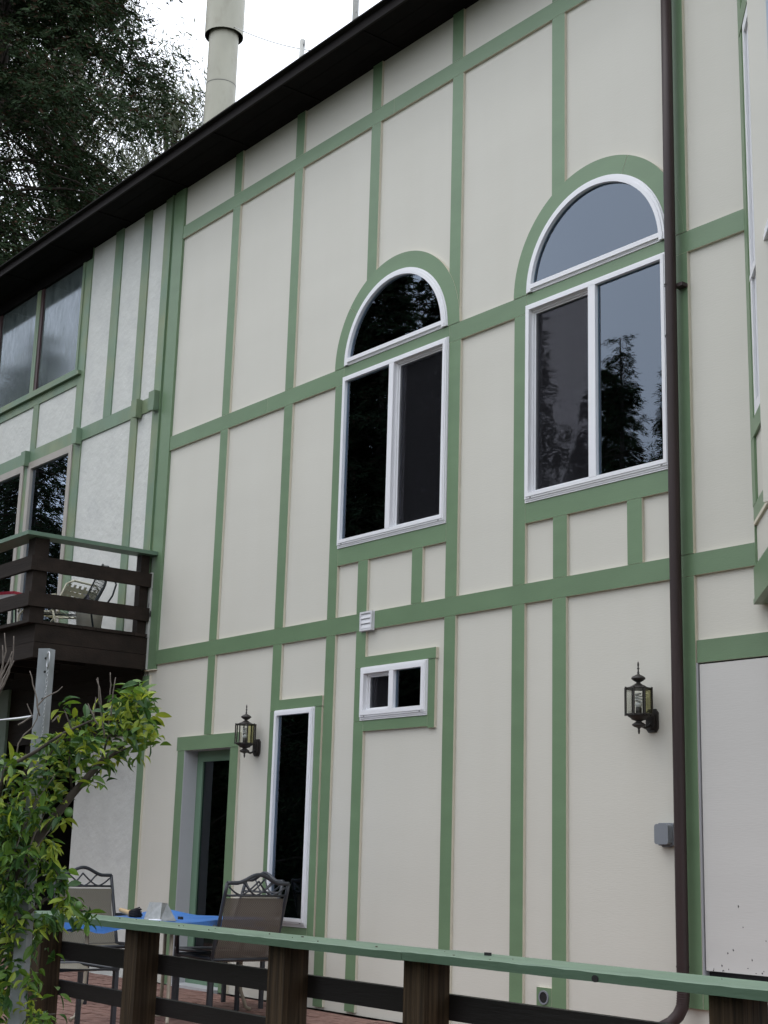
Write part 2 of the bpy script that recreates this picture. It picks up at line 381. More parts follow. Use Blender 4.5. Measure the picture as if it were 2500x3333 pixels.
# corner board, upper floors: stands off the old wall with a capped lower end
part(MB().box(-12.998, -12.80, -.004, .05, 2.955, 8.165, mi=0).box(-13.004, -12.797, -.012, .05, 2.945, 2.955, mi=1), 'corner_board', [GREEN, EDGE])
board(-12.797, -6.123, *H1); board(-6.121, -5.455, *H1)
for a, b in [(-12.797, -11.0), (-10.998, -9.802), (-8.393, -7.507), (-6.118, -5.455)]: board(a, b, *H2)
board(-9.80, -8.395, 5.272, H2[1]); board(-7.505, -6.12, 5.272, H2[1])
board(-12.797, -9.2, *H3); board(-9.198, -5.455, *H3)
for a, b in [(-11.805, -11.67), (-10.713, -10.58), (-9.52, -9.388), (-8.42, -8.285), (-7.237, -7.102)]: board(a, b, H3[1] + .002, 8.168)
for a, b, z in [(-11.805, -11.67, H2[1]), (-10.713, -10.58, H2[1]), (-9.515, -9.383, 6.02), (-8.407, -8.275, H2[1]), (-7.237, -7.102, 6.02)]: board(a, b, z + .002, H3[0] - .002)
for a, b in [(-11.81, -11.675), (-10.712, -10.578)]: board(a, b, H1[1] + .002, H2[0] - .002)
for a, b in [(-9.92, -9.797), (-8.389, -8.255), (-7.635, -7.507)]: board(a, b, H1[1] + .002, H2[0] - .002)
board(-9.795, -8.391, 3.587, 3.735); board(-7.505, -6.123, 3.587, 3.737)
for a, b in [(-9.506, -9.373), (-8.80, -8.669), (-7.221, -7.083), (-6.517, -6.385)]: board(a, b, H1[1] + .002, 3.585)
# post beside the downspout
for z0, z1 in [(.36, 2.994), (3.142, 5.212), (5.365, 7.568), (7.714, 8.168)]: board(-6.12, -5.953, z0, z1, y=-.003, t=.0265)
board(-5.951, -5.80, .36, .545, y=-.001)
# lower floor
board(-11.805, -11.678, 2.258, H1[0] - .002)
board(-10.716, -10.58, 2.414, H1[0] - .002); board(-10.716, -10.632, .45, 2.412)
board(-9.92, -9.79, .02, H1[0] - .002)
board(-9.50, -9.37, 2.69, H1[0] - .002); board(-9.50, -9.412, 2.257, 2.688); board(-9.50, -9.372, .02, 2.255)
for a, b in [(-8.39, -8.262), (-7.638, -7.508), (-7.226, -7.093)]: board(a, b, .02, H1[0] - .002)
board(-12.28, -11.198, 2.125, 2.254, y=-.003, t=.0265); board(-12.265, -12.13, .0, 2.123); board(-11.336, -11.202, .0, 2.123)
board(-10.578, -9.937, 2.414, 2.500, y=-.004, t=.0275); board(-10.04, -9.946, .50, 2.412); board(-10.630, -10.042, .50, .612)
board(-9.368, -8.477, 2.690, 2.773, y=-.004, t=.0275); board(-8.569, -8.487, 2.160, 2.688); board(-9.37, -8.571, 2.173, 2.257)
board(-13.04, -12.905, .0, 2.90)
board(-5.943, -3.2, 2.435, 2.577)
b = board(-7.37, -7.228, .06, .375); b.name = 'cleanout_board'
hb = MB().arcring(-7.30, .312, .036, .046, -.008, .002, a0=0, a1=2 * math.pi, n=24)
part(hb, 'cleanout_ring', GREYBOX)
hb = MB().prism([(-7.30 + .037 * math.cos(a * .4), .312 + .037 * math.sin(a * .4)) for a in range(15)], -.004, .001); part(hb, 'cleanout_hole', BLACK)
# arch surrounds, in two lengths each with a joint
for cx, ja in ((A1, math.radians(140)), (A2, math.radians(66))):
    part(MB().arcring(cx, AZ + .004, .69, .832, -.004, .0235, 1, 0, 0, ja - .002), 'arch_trim', [GREEN, EDGE])
    part(MB().arcring(cx, AZ + .004, .69, .832, -.004, .0235, 1, 0, ja + .002, math.pi), 'arch_trim', [GREEN, EDGE])

# ---------------------------------------------------------------- windows
def frame_rect(mb, x0, x1, z0, z1, w, y0, y1, mi=0):
    mb.box(x0, x1, y0, y1, z0, z0 + w, mi); mb.box(x0, x1, y0, y1, z1 - w, z1, mi)
    mb.box(x0, x0 + w, y0, y1, z0 + w, z1 - w, mi); mb.box(x1 - w, x1, y0, y1, z0 + w, z1 - w, mi)
def reveal(mb, x0, x1, z0, z1, y0, y1, mi=0, t=.02):
    mb.box(x0 - t, x0, y0, y1, z0 - t, z1 + t, mi); mb.box(x1, x1 + t, y0, y1, z0 - t, z1 + t, mi)
    mb.box(x0, x1, y0, y1, z0 - t, z0, mi); mb.box(x0, x1, y0, y1, z1, z1 + t, mi)
def window(x0, x1, z0, z1, mull=None, recess=None, fr=.048, label=None, parent=None):
    m = MB()
    frame_rect(m, x0, x1, z0, z1, .012, -.007, .012)                     # nail fin
    frame_rect(m, x0 + .008, x1 - .008, z0 + .026, z1 - .006, .020, -.020, .02)   # outer step
    frame_rect(m, x0 + .022, x1 - .022, z0 + .040, z1 - .020, fr - .02, -.026, .055)
    m.box(x0 + .012, x1 - .012, -.012, .012, z0 + .012, z0 + .028)       # drip lip
    for q in (x0 + .07, x1 - .07): m.box(q - .008, q + .008, -.0215, -.0195, z0 + .029, z0 + .034, 1)   # weep slots
    if mull: m.box(mull[0], mull[1], -.026, .055, z0 + fr + .018, z1 - fr + .002)
    w = part(m, 'window', [VINYL, BLACK], parent)
    if label: w['label'] = label
    ix0, ix1, iz0, iz1 = x0 + fr, x1 - fr, z0 + fr + .016, z1 - fr
    spans = [(ix0, ix1)] if not mull else [(ix0, mull[0]), (mull[1], ix1)]
    for k, (a, b) in enumerate(spans):
        if recess == k:
            s = MB(); frame_rect(s, a, b, iz0, iz1, .016, .012, .05); frame_rect(s, a + .016, b - .016, iz0 + .016, iz1 - .016, .012, .026, .05)
            part(s, 'sash', [VINYL], w)
            part(MB().box(a + .014, b - .014, .030, .031, iz0 + .014, iz1 - .014), 'insect_screen', [SCREEN], w)
            part(MB().box(a + .02, b - .02, .046, .050, iz0 + .02, iz1 - .02), 'pane', [GLASSW], w)
        else:
            part(MB().box(a - .004, b + .004, .004, .008, iz0 - .004, iz1 + .004), 'pane', [GLASS], w)
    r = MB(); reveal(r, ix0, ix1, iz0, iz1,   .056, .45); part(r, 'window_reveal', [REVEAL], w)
    if label and label.startswith('small'): part(MB().tube([(-8.90, .15, 2.625), (-8.93, .15, 2.33)], .006, 6), 'blind_wand', [JAMB], w)
    return w
def arch_window(cx, label):
    m = MB(); z0 = 5.366
    m.arcring(cx, AZ + .006, .676, .688, -.007, .012); m.arcring(cx, AZ + .006, .655, .680, -.020, .02); m.arcring(cx, AZ + .006, .630, .660, -.026, .055)
    m.box(cx - .685, cx + .685, -.007, .012, z0, z0 + .012); m.box(cx - .675, cx + .675, -.012, .012, z0 + .012, z0 + .022)
    m.box(cx - .665, cx + .665, -.0262, .055, z0 + .022, z0 + .056)
    w = part(m, 'arched_window', VINYL); w['label'] = label
    pts = [(cx + .634 * math.cos(a), AZ + .006 + .634 * math.sin(a)) for a in np.linspace(.07, math.pi - .07, 40)]
    part(MB().prism(pts, .004, .008), 'pane', GLASS, w)
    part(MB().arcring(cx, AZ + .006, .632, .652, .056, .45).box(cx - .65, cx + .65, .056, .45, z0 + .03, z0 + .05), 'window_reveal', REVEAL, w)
window(-9.80, -8.395, 3.735, 5.270, (-9.132, -9.072), 1, label='white two light window reflecting dark trees')
window(-7.505, -6.12, 3.737, 5.272, (-6.846, -6.778), 0, label='white two light window beside the downspout, reflecting a tree top and grey sky')
window(-9.41, -8.571, 2.259, 2.688, (-9.023, -8.968), 0, fr=.055, label='small white sliding window under the vent')
window(-10.632, -10.042, .612, 2.412, None, None, label='tall narrow white window beside the door')
arch_window(A1, 'half round window reflecting dark trees'); arch_window(A2, 'half round window reflecting grey sky')
# leaning blind wand seen in the small window
# ---------------------------------------------------------------- door
dr = MB(); frame_rect(dr, -12.13, -11.336, .02, 2.125, .10, .145, .185)
door = part(dr, 'door', [mat('door_green_paint', (.135, .225, .15), .42, .06, 4)]); door['label'] = 'green framed glass door set back in its opening'
part(MB().box(-12.03, -11.436, .16, .164, .12, 2.025), 'pane', GLASSD, door)
cur = MB()
part(cur.box(-11.98, -11.93, .40, .42, .1, 2.0).box(-11.90, -11.87, .42, .44, .1, 2.0), 'curtain_edge', mat('dim_curtain', (.16, .15, .15), .9), door)
jm = MB(); jm.box(-12.134, -12.128, -.002, .146, 0, 2.13); jm.box(-11.338, -11.332, .002, .146, 0, 2.13); jm.box(-12.128, -11.338, .002, .146, 2.124, 2.135); jm.box(-12.128, -11.338, -.05, .146, -.03, .02)
part(jm, 'door_jamb', JAMB)

# ---------------------------------------------------------------- access panel on the right
ap = part(MB().box(-5.928, -4.3, .004, .04, .585, 2.424), 'access_door', DOORP); ap['label'] = 'flat chalky white access door with flaking lower edge'
part(MB().box(-5.945, -4.25, .046, .06, .54, 2.44), 'door_gap', BLACK)
part(MB().box(-5.952, -5.938, .000, .046, .55, 2.434), 'weather_strip', mat('grey_strip', (.33, .33, .34), .5))
part(MB().box(-5.945, -4.25, -.03, .05, .52, .545), 'threshold', VINYL, ap)
part(MB().box(-5.945, -3.0, .017, .03, .45, .53), 'sill_board', CREAM)
fk = MB(); fr2 = random.Random(6)
for k in range(34):
    x = fr2.uniform(-5.91, -4.7); z = .588 + abs(fr2.gauss(0, 1)) * (.02 if k < 20 else .22); a, b_ = fr2.uniform(.002, .006), fr2.uniform(.002, .009)
    if z < 1.1: fk.prism([(x + a * math.cos(q) * fr2.uniform(.5, 1.2), z + b_ * math.sin(q) * fr2.uniform(.5, 1.2)) for q in np.linspace(0, 6.28, 7)[:-1]], .0028, .006)
fo = part(fk, 'flaked_spots', FLAKE, ap); fo['kind'] = 'stuff'

# ---------------------------------------------------------------- interior shell, roof, soffit, fascia
ish = MB()
ish.box(-13.0, -3.0, 4.0, 4.1, -.05, 8.2); ish.box(-13.05, -13.0, .06, 4.0, -.05, 8.2); ish.box(-3.0, -2.9, .03, 4.0, -.05, 8.2)
ish.box(-13.0, -3.0, .04, 4.0, -.10, -.05); ish.box(-13.0, -3.0, .04, 4.0, 3.10, 3.25); ish.box(-13.0, -3.0, .04, 4.0, 8.18, 8.24)
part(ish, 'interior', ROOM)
sf = MB(); y = -.43
while y < .03:
    sf.box(-19.2, -2.5, y, min(y + .148, .05), 8.172, 8.186); y += .152
part(sf, 'soffit', EAVE)
for x in np.arange(-18.9, -3, 1.22): part(MB().box(x - .03, x + .03, -.43, .0, 8.162, 8.172), 'lookout_block', EAVE)
part(MB().box(-19.3, -2.5, -.452, -.43, 8.168, 8.258), 'fascia', FASCIA)
rf = MB(); sl = math.tan(math.radians(17))
rf.quad([(-19.3, -.50, 8.262), (-2.5, -.50, 8.262), (-2.5, 4.4, 8.262 + 4.9 * sl), (-19.3, 4.4, 8.262 + 4.9 * sl)])
rf.quad([(-19.3, 4.4, 8.275 + 4.9 * sl), (-2.5, 4.4, 8.275 + 4.9 * sl), (-2.5, 9.3, 8.275), (-19.3, 9.3, 8.275)])
rf.box(-19.3, -2.5, -.50, -.44, 8.258, 8.272)
rf.quad([(-2.5, -.5, 8.26), (-2.5, 4.4, 8.26 + 4.9 * sl), (-2.5, 9.3, 8.26)]); rf.quad([(-19.3, -.5, 8.26), (-19.3, 4.4, 8.26 + 4.9 * sl), (-19.3, 9.3, 8.26)])
roof = part(rf, 'roof', SHINGLE)
# flue
fl = MB(); cx, cy, r = -15.58, 2.0, .202
fl.lathe([(r * 1.015, 9.0), (r * 1.015, 11.33)], (cx, cy, 0), 32); fl.lathe([(r * 1.02, 11.322), (r * 1.02, 11.334)], (cx, cy, 0), 32); fl.lathe([(r, 11.33), (r, 12.6)], (cx, cy, 0), 32)
flue = part(fl, 'chimney_flue', FLUE); flue['label'] = 'pale round metal flue pipe with a wider collar'
cp = MB(); cp.lathe([(.264, 12.06), (.264, 13.2)], (cx, cy, 0), 32, 0); cp.lathe([(.262, 13.2), (.258, 12.07)], (cx, cy, 0), 32, 1); cp.lathe([(.264, 12.06), (.256, 12.06)], (cx, cy, 0), 32, 1); cp.lathe([(.202, 12.3), (.26, 12.3)], (cx, cy, 0), 32, 1)
part(cp, 'flue_collar', [FLUE, FLUEIN], flue)
part(MB().lathe([(r * 1.024, 11.300), (r * 1.024, 11.310)], (cx, cy, 0), 32), 'flue_seam', FLUEIN, flue)
part(MB().prism([(cx + .2, 10.62), (cx + .33, 10.42), (cx + .33, 9.0), (cx + .2, 9.0)], cy - .02, cy + .06), 'flue_flashing', FLUE, flue)
# downspout
ds = MB(); dx, dy, dr_ = -6.042, -.075, .038
ds.tube([(dx + .012, dy, 8.15), (dx + .006, dy, 5.6), (dx, dy, 3.0), (dx, dy, .60), (dx, dy, .42), (dx - .004, dy - .005, .37), (dx - .022, dy - .022, .32), (dx - .055, dy - .05, .275), (dx - .11, dy - .10, .235)], dr_, 20)
dsp = part(ds, 'downspout', PIPE); dsp['label'] = 'dark brown round downspout with elbow at the foot'
for z in (4.98, 4.62, .60): part(MB().lathe([(.0405, -.005), (.0405, .005)], (dx, dy, z), 20), 'pipe_joint', PIPE, dsp)
part(MB().box(dx + .02, dx + .09, -.06, -.003, 4.96, 4.985), 'pipe_strap', PIPE, dsp)
cr = MB()
for k in range(7): 
    t = k / 6; cr.lathe([(.0385, -.004), (.0402, 0), (.0385, .004)], (dx - .004 * t * t, dy - .004 * t * t, .46 - .014 * k), 18)
part(cr, 'elbow_corrugation', PIPE, dsp)

# ---------------------------------------------------------------- bay on the right, set at 45 degrees
E_ = Vector((math.sqrt(.5), -math.sqrt(.5), 0)); N_ = Vector((-math.sqrt(.5), -math.sqrt(.5), 0))
BT = Matrix((E_, -N_, Vector((0, 0, 1)))).transposed().to_4x4(); BT.translation = Vector((-5.46, 0, 0))   # local x along the face, local -y outwards
core = MB()
for z0, z1 in [(2.78, 3.89), (6.56, 8.16)]: core.box(0, 1.6, .0, .03, z0, z1, T=BT)
for s0, s1 in [(0, .2), (1.4, 1.6)]: core.box(s0, s1, .0, .03, 3.89, 6.56, T=BT)
core.box(-4.33, -3.0, -1.16, -1.13, 2.78, 8.16); core.box(-5.3, -3.0, .0, .02, 2.8, 8.1); core.box(-4.95, -3.0, -.6, -.58, 3.2, 8.1)
bay = part(core, 'bay_window', [CREAM]); bay['label'] = 'angled bay with white window and green bands at the right edge'
def bbox(name, s0, s1, z0, z1, d, m, d0=0.0): part(MB().box(s0, s1, -d, d0, z0, z1, T=BT), name, m, bay)
bbox('corner_strip', -.004, .13, 3.36, 8.15, .016, [GREEN]); bbox('corner_strip', -.004, .03, 2.95, 3.36, .012, [GREEN])
bbox('sill_band', .01, 1.6, 3.775, 3.885, .018, [GREEN]); bbox('belt_band', .01, 1.6, 3.262, 3.362, .014, [GREEN]); bbox('belt_drip', .012, 1.6, 3.238, 3.262, .016, [EDGE])
bbox('head_band', .05, 1.6, 6.565, 6.70, .02, [GREEN]); bbox('skirt_board', .16, 1.7, 2.735, 2.945, .045, [GREEN])
part(MB().box(.0, 1.7, -.03, .2, 2.75, 2.78, T=BT), 'bay_floor', [OLDGREEN], bay)
fm = MB()
def bf(s0, s1, z0, z1, a, b): fm.box(s0, s1, -b, -a, z0, z1, T=BT)
bf(.20, .26, 3.89, 6.56, -.046, .016); bf(1.34, 1.40, 3.89, 6.56, -.046, .016); bf(.26, 1.34, 3.89, 3.96, -.046, .016); bf(.26, 1.34, 6.48, 6.56, -.046, .016)
bf(.20, 1.40, 4.765, 4.80, -.046, .020); bf(.26, 1.34, 4.80, 4.835, -.046, .014); bf(.28, .33, 3.96, 6.48, -.046, .0)
part(fm, 'window_frame', VINYL, bay)
part(MB().box(.25, 1.35, .034, .038, 3.95, 6.49, T=BT), 'pane', GLASS, bay)

# ================================================================ OLD WING (weathered stucco)
wing = thing('house_wing', 'older house wing of rough white stucco with faded green boards above the raised balcony', 'house wing', (-16, 0, 0))
winv = Matrix.Translation((16, 0, 0))
def wpart(mb, name, mats, parent=None):
    o = mb.build(name, mats); o.parent = parent or wing
    o.matrix_parent_inverse = winv if parent is None else Matrix.Identity(4); return o
WY = .022
def spanel(x0, x1, z0, z1): wpart(MB().box(x0, x1, WY, WY + .03, z0, z1), 'stucco_panel', STUCCO)
for a, b, z0, z1 in [(-15.0, -14.28, 5.83, 8.16), (-14.28, -13.62, 5.83, 8.16), (-13.62, -13.02, 5.83, 8.16), (-19, -16.18, 5.83, 6.54), (-16.18, -14.95, 5.83, 6.54),
                     (-14.95, -13.63, 3.0, 5.83), (-13.63, -13.02, 3.0, 5.83), (-14.39, -13.02, -.02, 3.0)]: spanel(a, b, z0, z1)
def ob(x0, x1, z0, z1, y=.006, t=.018, name='trim_board', m=None): return wpart(MB().box(x0, x1, y, y + t, z0, z1), name, m or OLDGREEN)
ob(-19, -13.055, 5.757, 5.912)
for a, b in [(-14.37, -14.19), (-13.705, -13.54)]: ob(a, b, 5.914, 8.168)
ob(-15.10, -14.935, 5.914, 8.168)
ob(-13.225, -13.06, 5.914, 8.168); ob(-13.225, -13.06, 3.0, 5.755); ob(-13.705, -13.555, 3.0, 5.755)
ob(-13.05, -13.001, 2.96, 8.165, y=.012, name='corner_fillet')
wpart(MB().box(-13.058, -13.046, -.012, .02, 2.96, 8.165), 'corner_bead', GREEN)
ob(-19, -15.102, 6.485, 6.592); ob(-16.255, -16.108, 5.914, 6.483); ob(-15.06, -14.872, 3.32, 5.755); ob(-16.36, -16.243, 3.32, 5.755)
wpart(MB().box(-19, -15.0, -.035, .02, 6.594, 6.640), 'window_sill', OLDGREEN)
for x, z0, z1 in [(-13.52, 5.705, 5.92), (-13.14, 5.70, 5.93), (-14.92, 5.70, 5.90), (-16.28, 5.70, 5.90)]:
    wpart(MB().prism([(x - .052, z0 + .03), (x + .055, z0 + .012), (x + .060, z0 + .03), (x + .060, z1), (x - .060, z1), (x - .060, z0 + .04)], -.065, .006), 'corbel_block', OLDGREEN)
# upper windows
def owin(x0, x1, z0, z1, gm, fm_, fw, lab, yy=.03, red=False):
    m = MB(); frame_rect(m, x0, x1, z0, z1, fw, -.006, .06); w = wpart(m, 'old_window', fm_); w['label'] = lab
    wpart(MB().box(x0 + fw, x1 - fw, yy, yy + .004, z0 + fw, z1 - fw), 'pane', gm, w)
    if red: wpart(MB().box(x0 + fw, x0 + fw + .07, yy - .02, yy + .03, z0 + fw, z1 - fw), 'sash_stile', REDWOODTRIM, w)
    return w
owin(-16.34, -15.10, 6.64, 8.165, GLASSO, OLDGREEN, .05, 'dirty upper window with a dark red sash edge, nearer the corner', .02, True)
owin(-17.60, -16.345, 6.64, 8.165, GLASSO, OLDGREEN, .05, 'dirty upper window at the left edge of the photo', .02, True)
owin(-16.24, -15.062, 3.32, 5.754, GLASS, TAN, .085, 'tan framed glass door behind the balcony corner')
owin(-17.56, -16.362, 3.32, 5.754, GLASS, TAN, .085, 'tan framed glass door at the left edge of the balcony')
wi = MB()
wi.box(-19, -13.05, 3.2, 3.3, -.05, 8.2); wi.box(-19.05, -19, .03, 3.2, -.05, 8.2); wi.box(-19, -13.05, .06, 3.2, 3.1, 3.25); wi.box(-19, -13.05, .06, 3.2, 5.95, 6.1); wi.box(-19, -13.05, .06, 3.2, 8.19, 8.25)
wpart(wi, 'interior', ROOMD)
# under the balcony: dark stained boards, the dark porch recess and its green door
z = 2.32
wpart(MB().box(-19, -14.94, -.02, .02, 8.03, 8.168), 'header_board', EAVE)
while z < 3.15: wpart(MB().box(-19, -13.045, -.006, .016, z, z + .150), 'porch_board', DARKWOOD); z += .154
wpart(MB().box(-17.2, -16.13, -.045, -.012, .02, 2.98), 'porch_door', mat('grey_green_door', (.15, .22, .155), .55, .08, 5))
wpart(MB().box(-15.7, -15.55, .02, .16, .0, 2.32), 'porch_post', DARKWOOD)
# vent, outlet are things of their own
vt = thing('wall_vent', 'square white louvred vent cover on the green belt above the small window', 'vent', (-9.345, 0, 3.064))
v = MB(); frame_rect(v, -.080, .080, -.079, .079, .016, -.028, .0); v.box(-.086, .086, -.006, .0, -.083, .083); v.build('vent_frame', VENTW, vt)
for k in range(3):
    z = -.060 + .041 * k
    q = MB(); q.prism([(-.064, z), (.064, z), (.064, z + .038), (-.064, z + .038)], -.02, -.008); q.quad([(-.064, -.0275, z), (.064, -.0275, z), (.064, -.018, z + .039), (-.064, -.018, z + .039)]); q.build('louvre', VENTW, vt)
ot = thing('outlet_cover', 'grey plastic weatherproof outlet cover on the cream wall beside the downspout', 'outlet cover', (-6.22, PY, 1.380))
def rbox(hx, hz, y0, y1, r, mb):
    pts = []
    for cx, cz, a0 in [(hx - r, hz - r, 0), (-hx + r, hz - r, 90), (-hx + r, -hz + r, 180), (hx - r, -hz + r, 270)]:
        for k in range(6): a = math.radians(a0 + 18 * k); pts.append((cx + r * math.cos(a), cz + r * math.sin(a)))
    return mb.prism(pts, y0, y1)
rbox(.062, .070, -.030, -.001, .012, MB()).build('back_box', GREYBOX, ot)
rbox(.056, .062, -.072, -.031, .018, MB()).build('bubble_lid', GREYBOX, ot)
q = MB(); q.box(.056, .060, -.055, -.035, -.03, .03); q.box(-.03, .03, -.03, -.004, -.078, -.070); q.build('lid_hinge', GREYBOX, ot)

# ---------------------------------------------------------------- wall lanterns
def lantern(loc, label):
    t = thing('wall_lantern', label, 'wall lantern', loc, 0, 'bronze wall lanterns')
    n = 8; a0 = math.pi / 8; cy = -.135
    m = MB(); m.lathe([(.0, .468), (.004, .460), (.0065, .445), (.004, .428), (.009, .420), (.004, .412), (.007, .395), (.0095, .392), (.0055, .386), (.014, .380), (.038, .368), (.046, .358), (.046, .353), (.030, .340), (.014, .332), (.014, .326), (.030, .316), (.056, .302), (.066, .296), (.070, .292), (.066, .290), (0, .291)], (0, cy, 0), 20)
    m.build('lantern_cap', BRONZE, t)
    m = MB()
    for k in range(n):
        a = a0 + 2 * math.pi * k / n; x, y = .090 * math.cos(a), cy + .090 * math.sin(a)
        m.box(x - .0042, x + .0042, y - .0042, y + .0042, .118, .298)
        b = a0 + 2 * math.pi * (k + 1) / n; x2, y2 = .090 * math.cos(b), cy + .090 * math.sin(b)
        for z in (.124, .290): m.tube([(x, y, z), (x2, y2, z)], .0042, 6)
        m.tube([(x, y, .29), (.055 * math.cos(a), cy + .055 * math.sin(a), .297)], .004, 5); m.tube([(x, y, .124), (.05 * math.cos(a), cy + .05 * math.sin(a), .118)], .004, 5)
    m.build('lantern_cage', BRONZE, t)
    for k in range(n):
        a = a0 + 2 * math.pi * k / n; b = a0 + 2 * math.pi * (k + 1) / n; q = MB()
        q.quad([(.089 * math.cos(a), cy + .089 * math.sin(a), .126), (.089 * math.cos(b), cy + .089 * math.sin(b), .126), (.089 * math.cos(b), cy + .089 * math.sin(b), .288), (.089 * math.cos(a), cy + .089 * math.sin(a), .288)])
        q.build('glass_pane', AMBER if k in (7,) else LGLASS, t)
    m = MB(); m.lathe([(0, .122), (.072, .121), (.070, .112), (.050, .100), (.046, .092), (.026, .086), (.016, .080), (.030, .072), (.044, .062), (.044, .056), (.030, .046), (.010, .040), (.006, .030), (.008, .020), (.004, .002), (0, 0)], (0, cy, 0), 20)
    m.build('lantern_base', BRONZE, t)
    m = MB(); m.tube([(0, cy + .03, .052), (0, cy + .06, .045), (0, cy + .10, .06), (0, -.016, .085)], .009, 8)
    pl = [(.030, .02), (.050, .045), (.050, .145), (.030, .170), (-.030, .170), (-.050, .145), (-.050, .045), (-.030, .02)]
    m.prism(pl[::-1], -.014, 0); m.prism([(x * .7, .095 + (z - .095) * .75) for x, z in pl][::-1], -.030, -.014); m.build('back_plate', BRONZE, t)
    m = MB(); m.lathe([(0, .120), (.020, .120), (.020, .170), (.016, .172)], (0, cy, 0), 14); m.build('lamp_socket', BRONZE, t)
    m = MB(); m.lathe([(.014, .172), (.022, .182), (.022, .196), (.010, .202)], (0, cy, 0), 14)
    m.tube([(.020 * math.cos(a), cy + .020 * math.sin(a), .204 + .0028 * a) for a in np.linspace(0, 6 * math.pi, 50)], .0055, 6); m.build('spiral_bulb', BULB, t)
    return t
l1 = lantern((-6.335, PY, 2.0), 'bronze wall lantern between the arched windows and the downspout, nearest the pipe')
l2 = dup(l1, (-10.925, PY, 2.008), 0, 'bronze wall lantern between the glass door and the tall narrow window', 'bronze wall lanterns')
# roof poles and guy wires
def pole(x, y, z0, z1, r, lean, lab):
    p = MB(); p.tube([(x - lean, y, z0), (x, y, z1)], r, 14); tag(p.build('roof_pole', FLAKY), lab, 'pole', 'white poles on the roof')
pole(-12.17, 1.0, 8.6, 10.05, .030, .05, 'short white pole with flaking paint standing above the eave')
pole(-11.19, 1.0, 8.6, 12.0, .034, .0, 'tall white pole with flaking paint cut off by the top of the photo')
def wire(a, b, sag, r, lab):
    a, b = Vector(a), Vector(b); m = MB(); m.tube([a.lerp(b, k / 10) + Vector((0, 0, -sag * 4 * (k / 10) * (1 - k / 10))) for k in range(11)], r, 5)
    tag(m.build('guy_wire', WIRE), lab, 'wire', 'guy wires of the flue')
wire((cx + .25, cy, 12.10), (-13.41, 2.0, 10.87), .05, .007, 'thin guy wire running from the flue collar down to the right')
wire((cx - .26, cy, 12.3), (-16.9, 2.4, 10.0), .03, .007, 'thin guy wire running from the flue collar down to the left')

# ================================================================ BALCONY on the old wing
bal = thing('balcony', 'raised dark brown wooden balcony with a green cap rail on the old wing', 'balcony', (-13.5, -.7, 3.0))
binv = Matrix.Translation((13.5, .7, -3.0))
def bpart(mb, name, m):
    o = mb.build(name, m); o.parent = bal; o.matrix_parent_inverse = binv; return o
CAPB = mat('balcony_cap_paint', (.105, .175, .12), .5, .08, 5)
bpart(MB().prism([(-13.09, 0), (-12.885, 0), (-12.885, .038), (-13.09, .038)], -1.43, -.002), 'cap_rail', CAPB).location.z = 4.122
bpart(MB().box(-18.8, -13.092, -1.43, -1.225, 4.122, 4.160), 'cap_rail', CAPB)
for z0, z1 in [(3.795, 3.935), (3.445, 3.580)]:
    bpart(MB().box(-12.975, -12.937, -1.345, -.03, z0, z1), 'side_board', DARKWOOD); bpart(MB().box(-18.8, -12.977, -1.345, -1.307, z0, z1), 'front_board', DARKWOOD)
for z0, z1 in [(3.108, 3.280), (2.958, 3.104)]:
    bpart(MB().box(-12.985, -12.945, -1.25, -.03, z0, z1), 'rim_joist', DARKWOOD); bpart(MB().box(-18.8, -12.987, -1.25, -1.21, z0, z1), 'rim_joist', DARKWOOD)
for x, y in [(-13.125, -1.305), (-13.07, -.14), (-15.4, -1.305), (-17.6, -1.305)]:
    w_ = .148 if y < -1 else .095; bpart(MB().box(x, x + w_, y, y + w_, 3.314, 4.120), 'post', DARKWOOD)
bpart(MB().box(-12.992, -12.946, -.029, -.006, 2.96, 3.95), 'paint_smear', FLAKY)
y = -1.33
while y < -.10: bpart(MB().box(-18.8, -12.925, y, y + .138, 3.282, 3.312), 'deck_plank', DARKWOOD); y += .143
for x in np.arange(-18.5, -13, .6): bpart(MB().box(x, x + .04, -1.2, -.03, 3.10, 3.281), 'joist', DARKWOOD)
# things on the balcony
DZ = 3.312
sc_ = thing('strap_chair', 'low cream chair of woven vinyl straps on the balcony', 'chair', (-13.79, -.66, DZ), math.radians(200)); sc_.scale = (.92, .92, .92)
m = MB()
for s in (-1, 1):
    m.tube([(.28, .25 * s, .0), (.30, .25 * s, .20), (.24, .25 * s, .26), (-.18, .25 * s, .22), (-.24, .25 * s, .26), (-.40, .25 * s, .52)], .012, 7)
    m.tube([(-.22, .25 * s, .23), (-.30, .25 * s, 0)], .012, 7)
    m.tube([(.28, .28 * s, .24), (.2, .29 * s, .38), (-.28, .29 * s, .40)], .012, 7)
m.tube([(-.40, -.25, .52), (-.43, -.18, .56), (-.43, .18, .56), (-.40, .25, .52)], .012, 7); m.tube([(.24, -.25, .26), (.24, .25, .26)], .012, 7)
m.build('frame', STRAP, sc_)
for k in range(5):
    t = .1 + .18 * k; x, z = -.24 - .16 * t, .26 + .26 * t
    MB().quad([(x - .004, -.25, z - .022), (x - .004, .25, z - .022), (x - .022, .25, z + .022), (x - .022, -.25, z + .022)]).build('back_strap', STRAP, sc_)
for k in range(6):
    y = -.2 + .08 * k; MB().quad([(-.252, y - .02, .27), (-.252, y + .02, .27), (-.405, y + .02, .525), (-.405, y - .02, .525)]).build('back_strap', STRAP, sc_)
    MB().quad([(-.2, y - .02, .232), (.24, y - .02, .265), (.24, y + .02, .265), (-.2, y + .02, .232)]).build('seat_strap', STRAP, sc_)
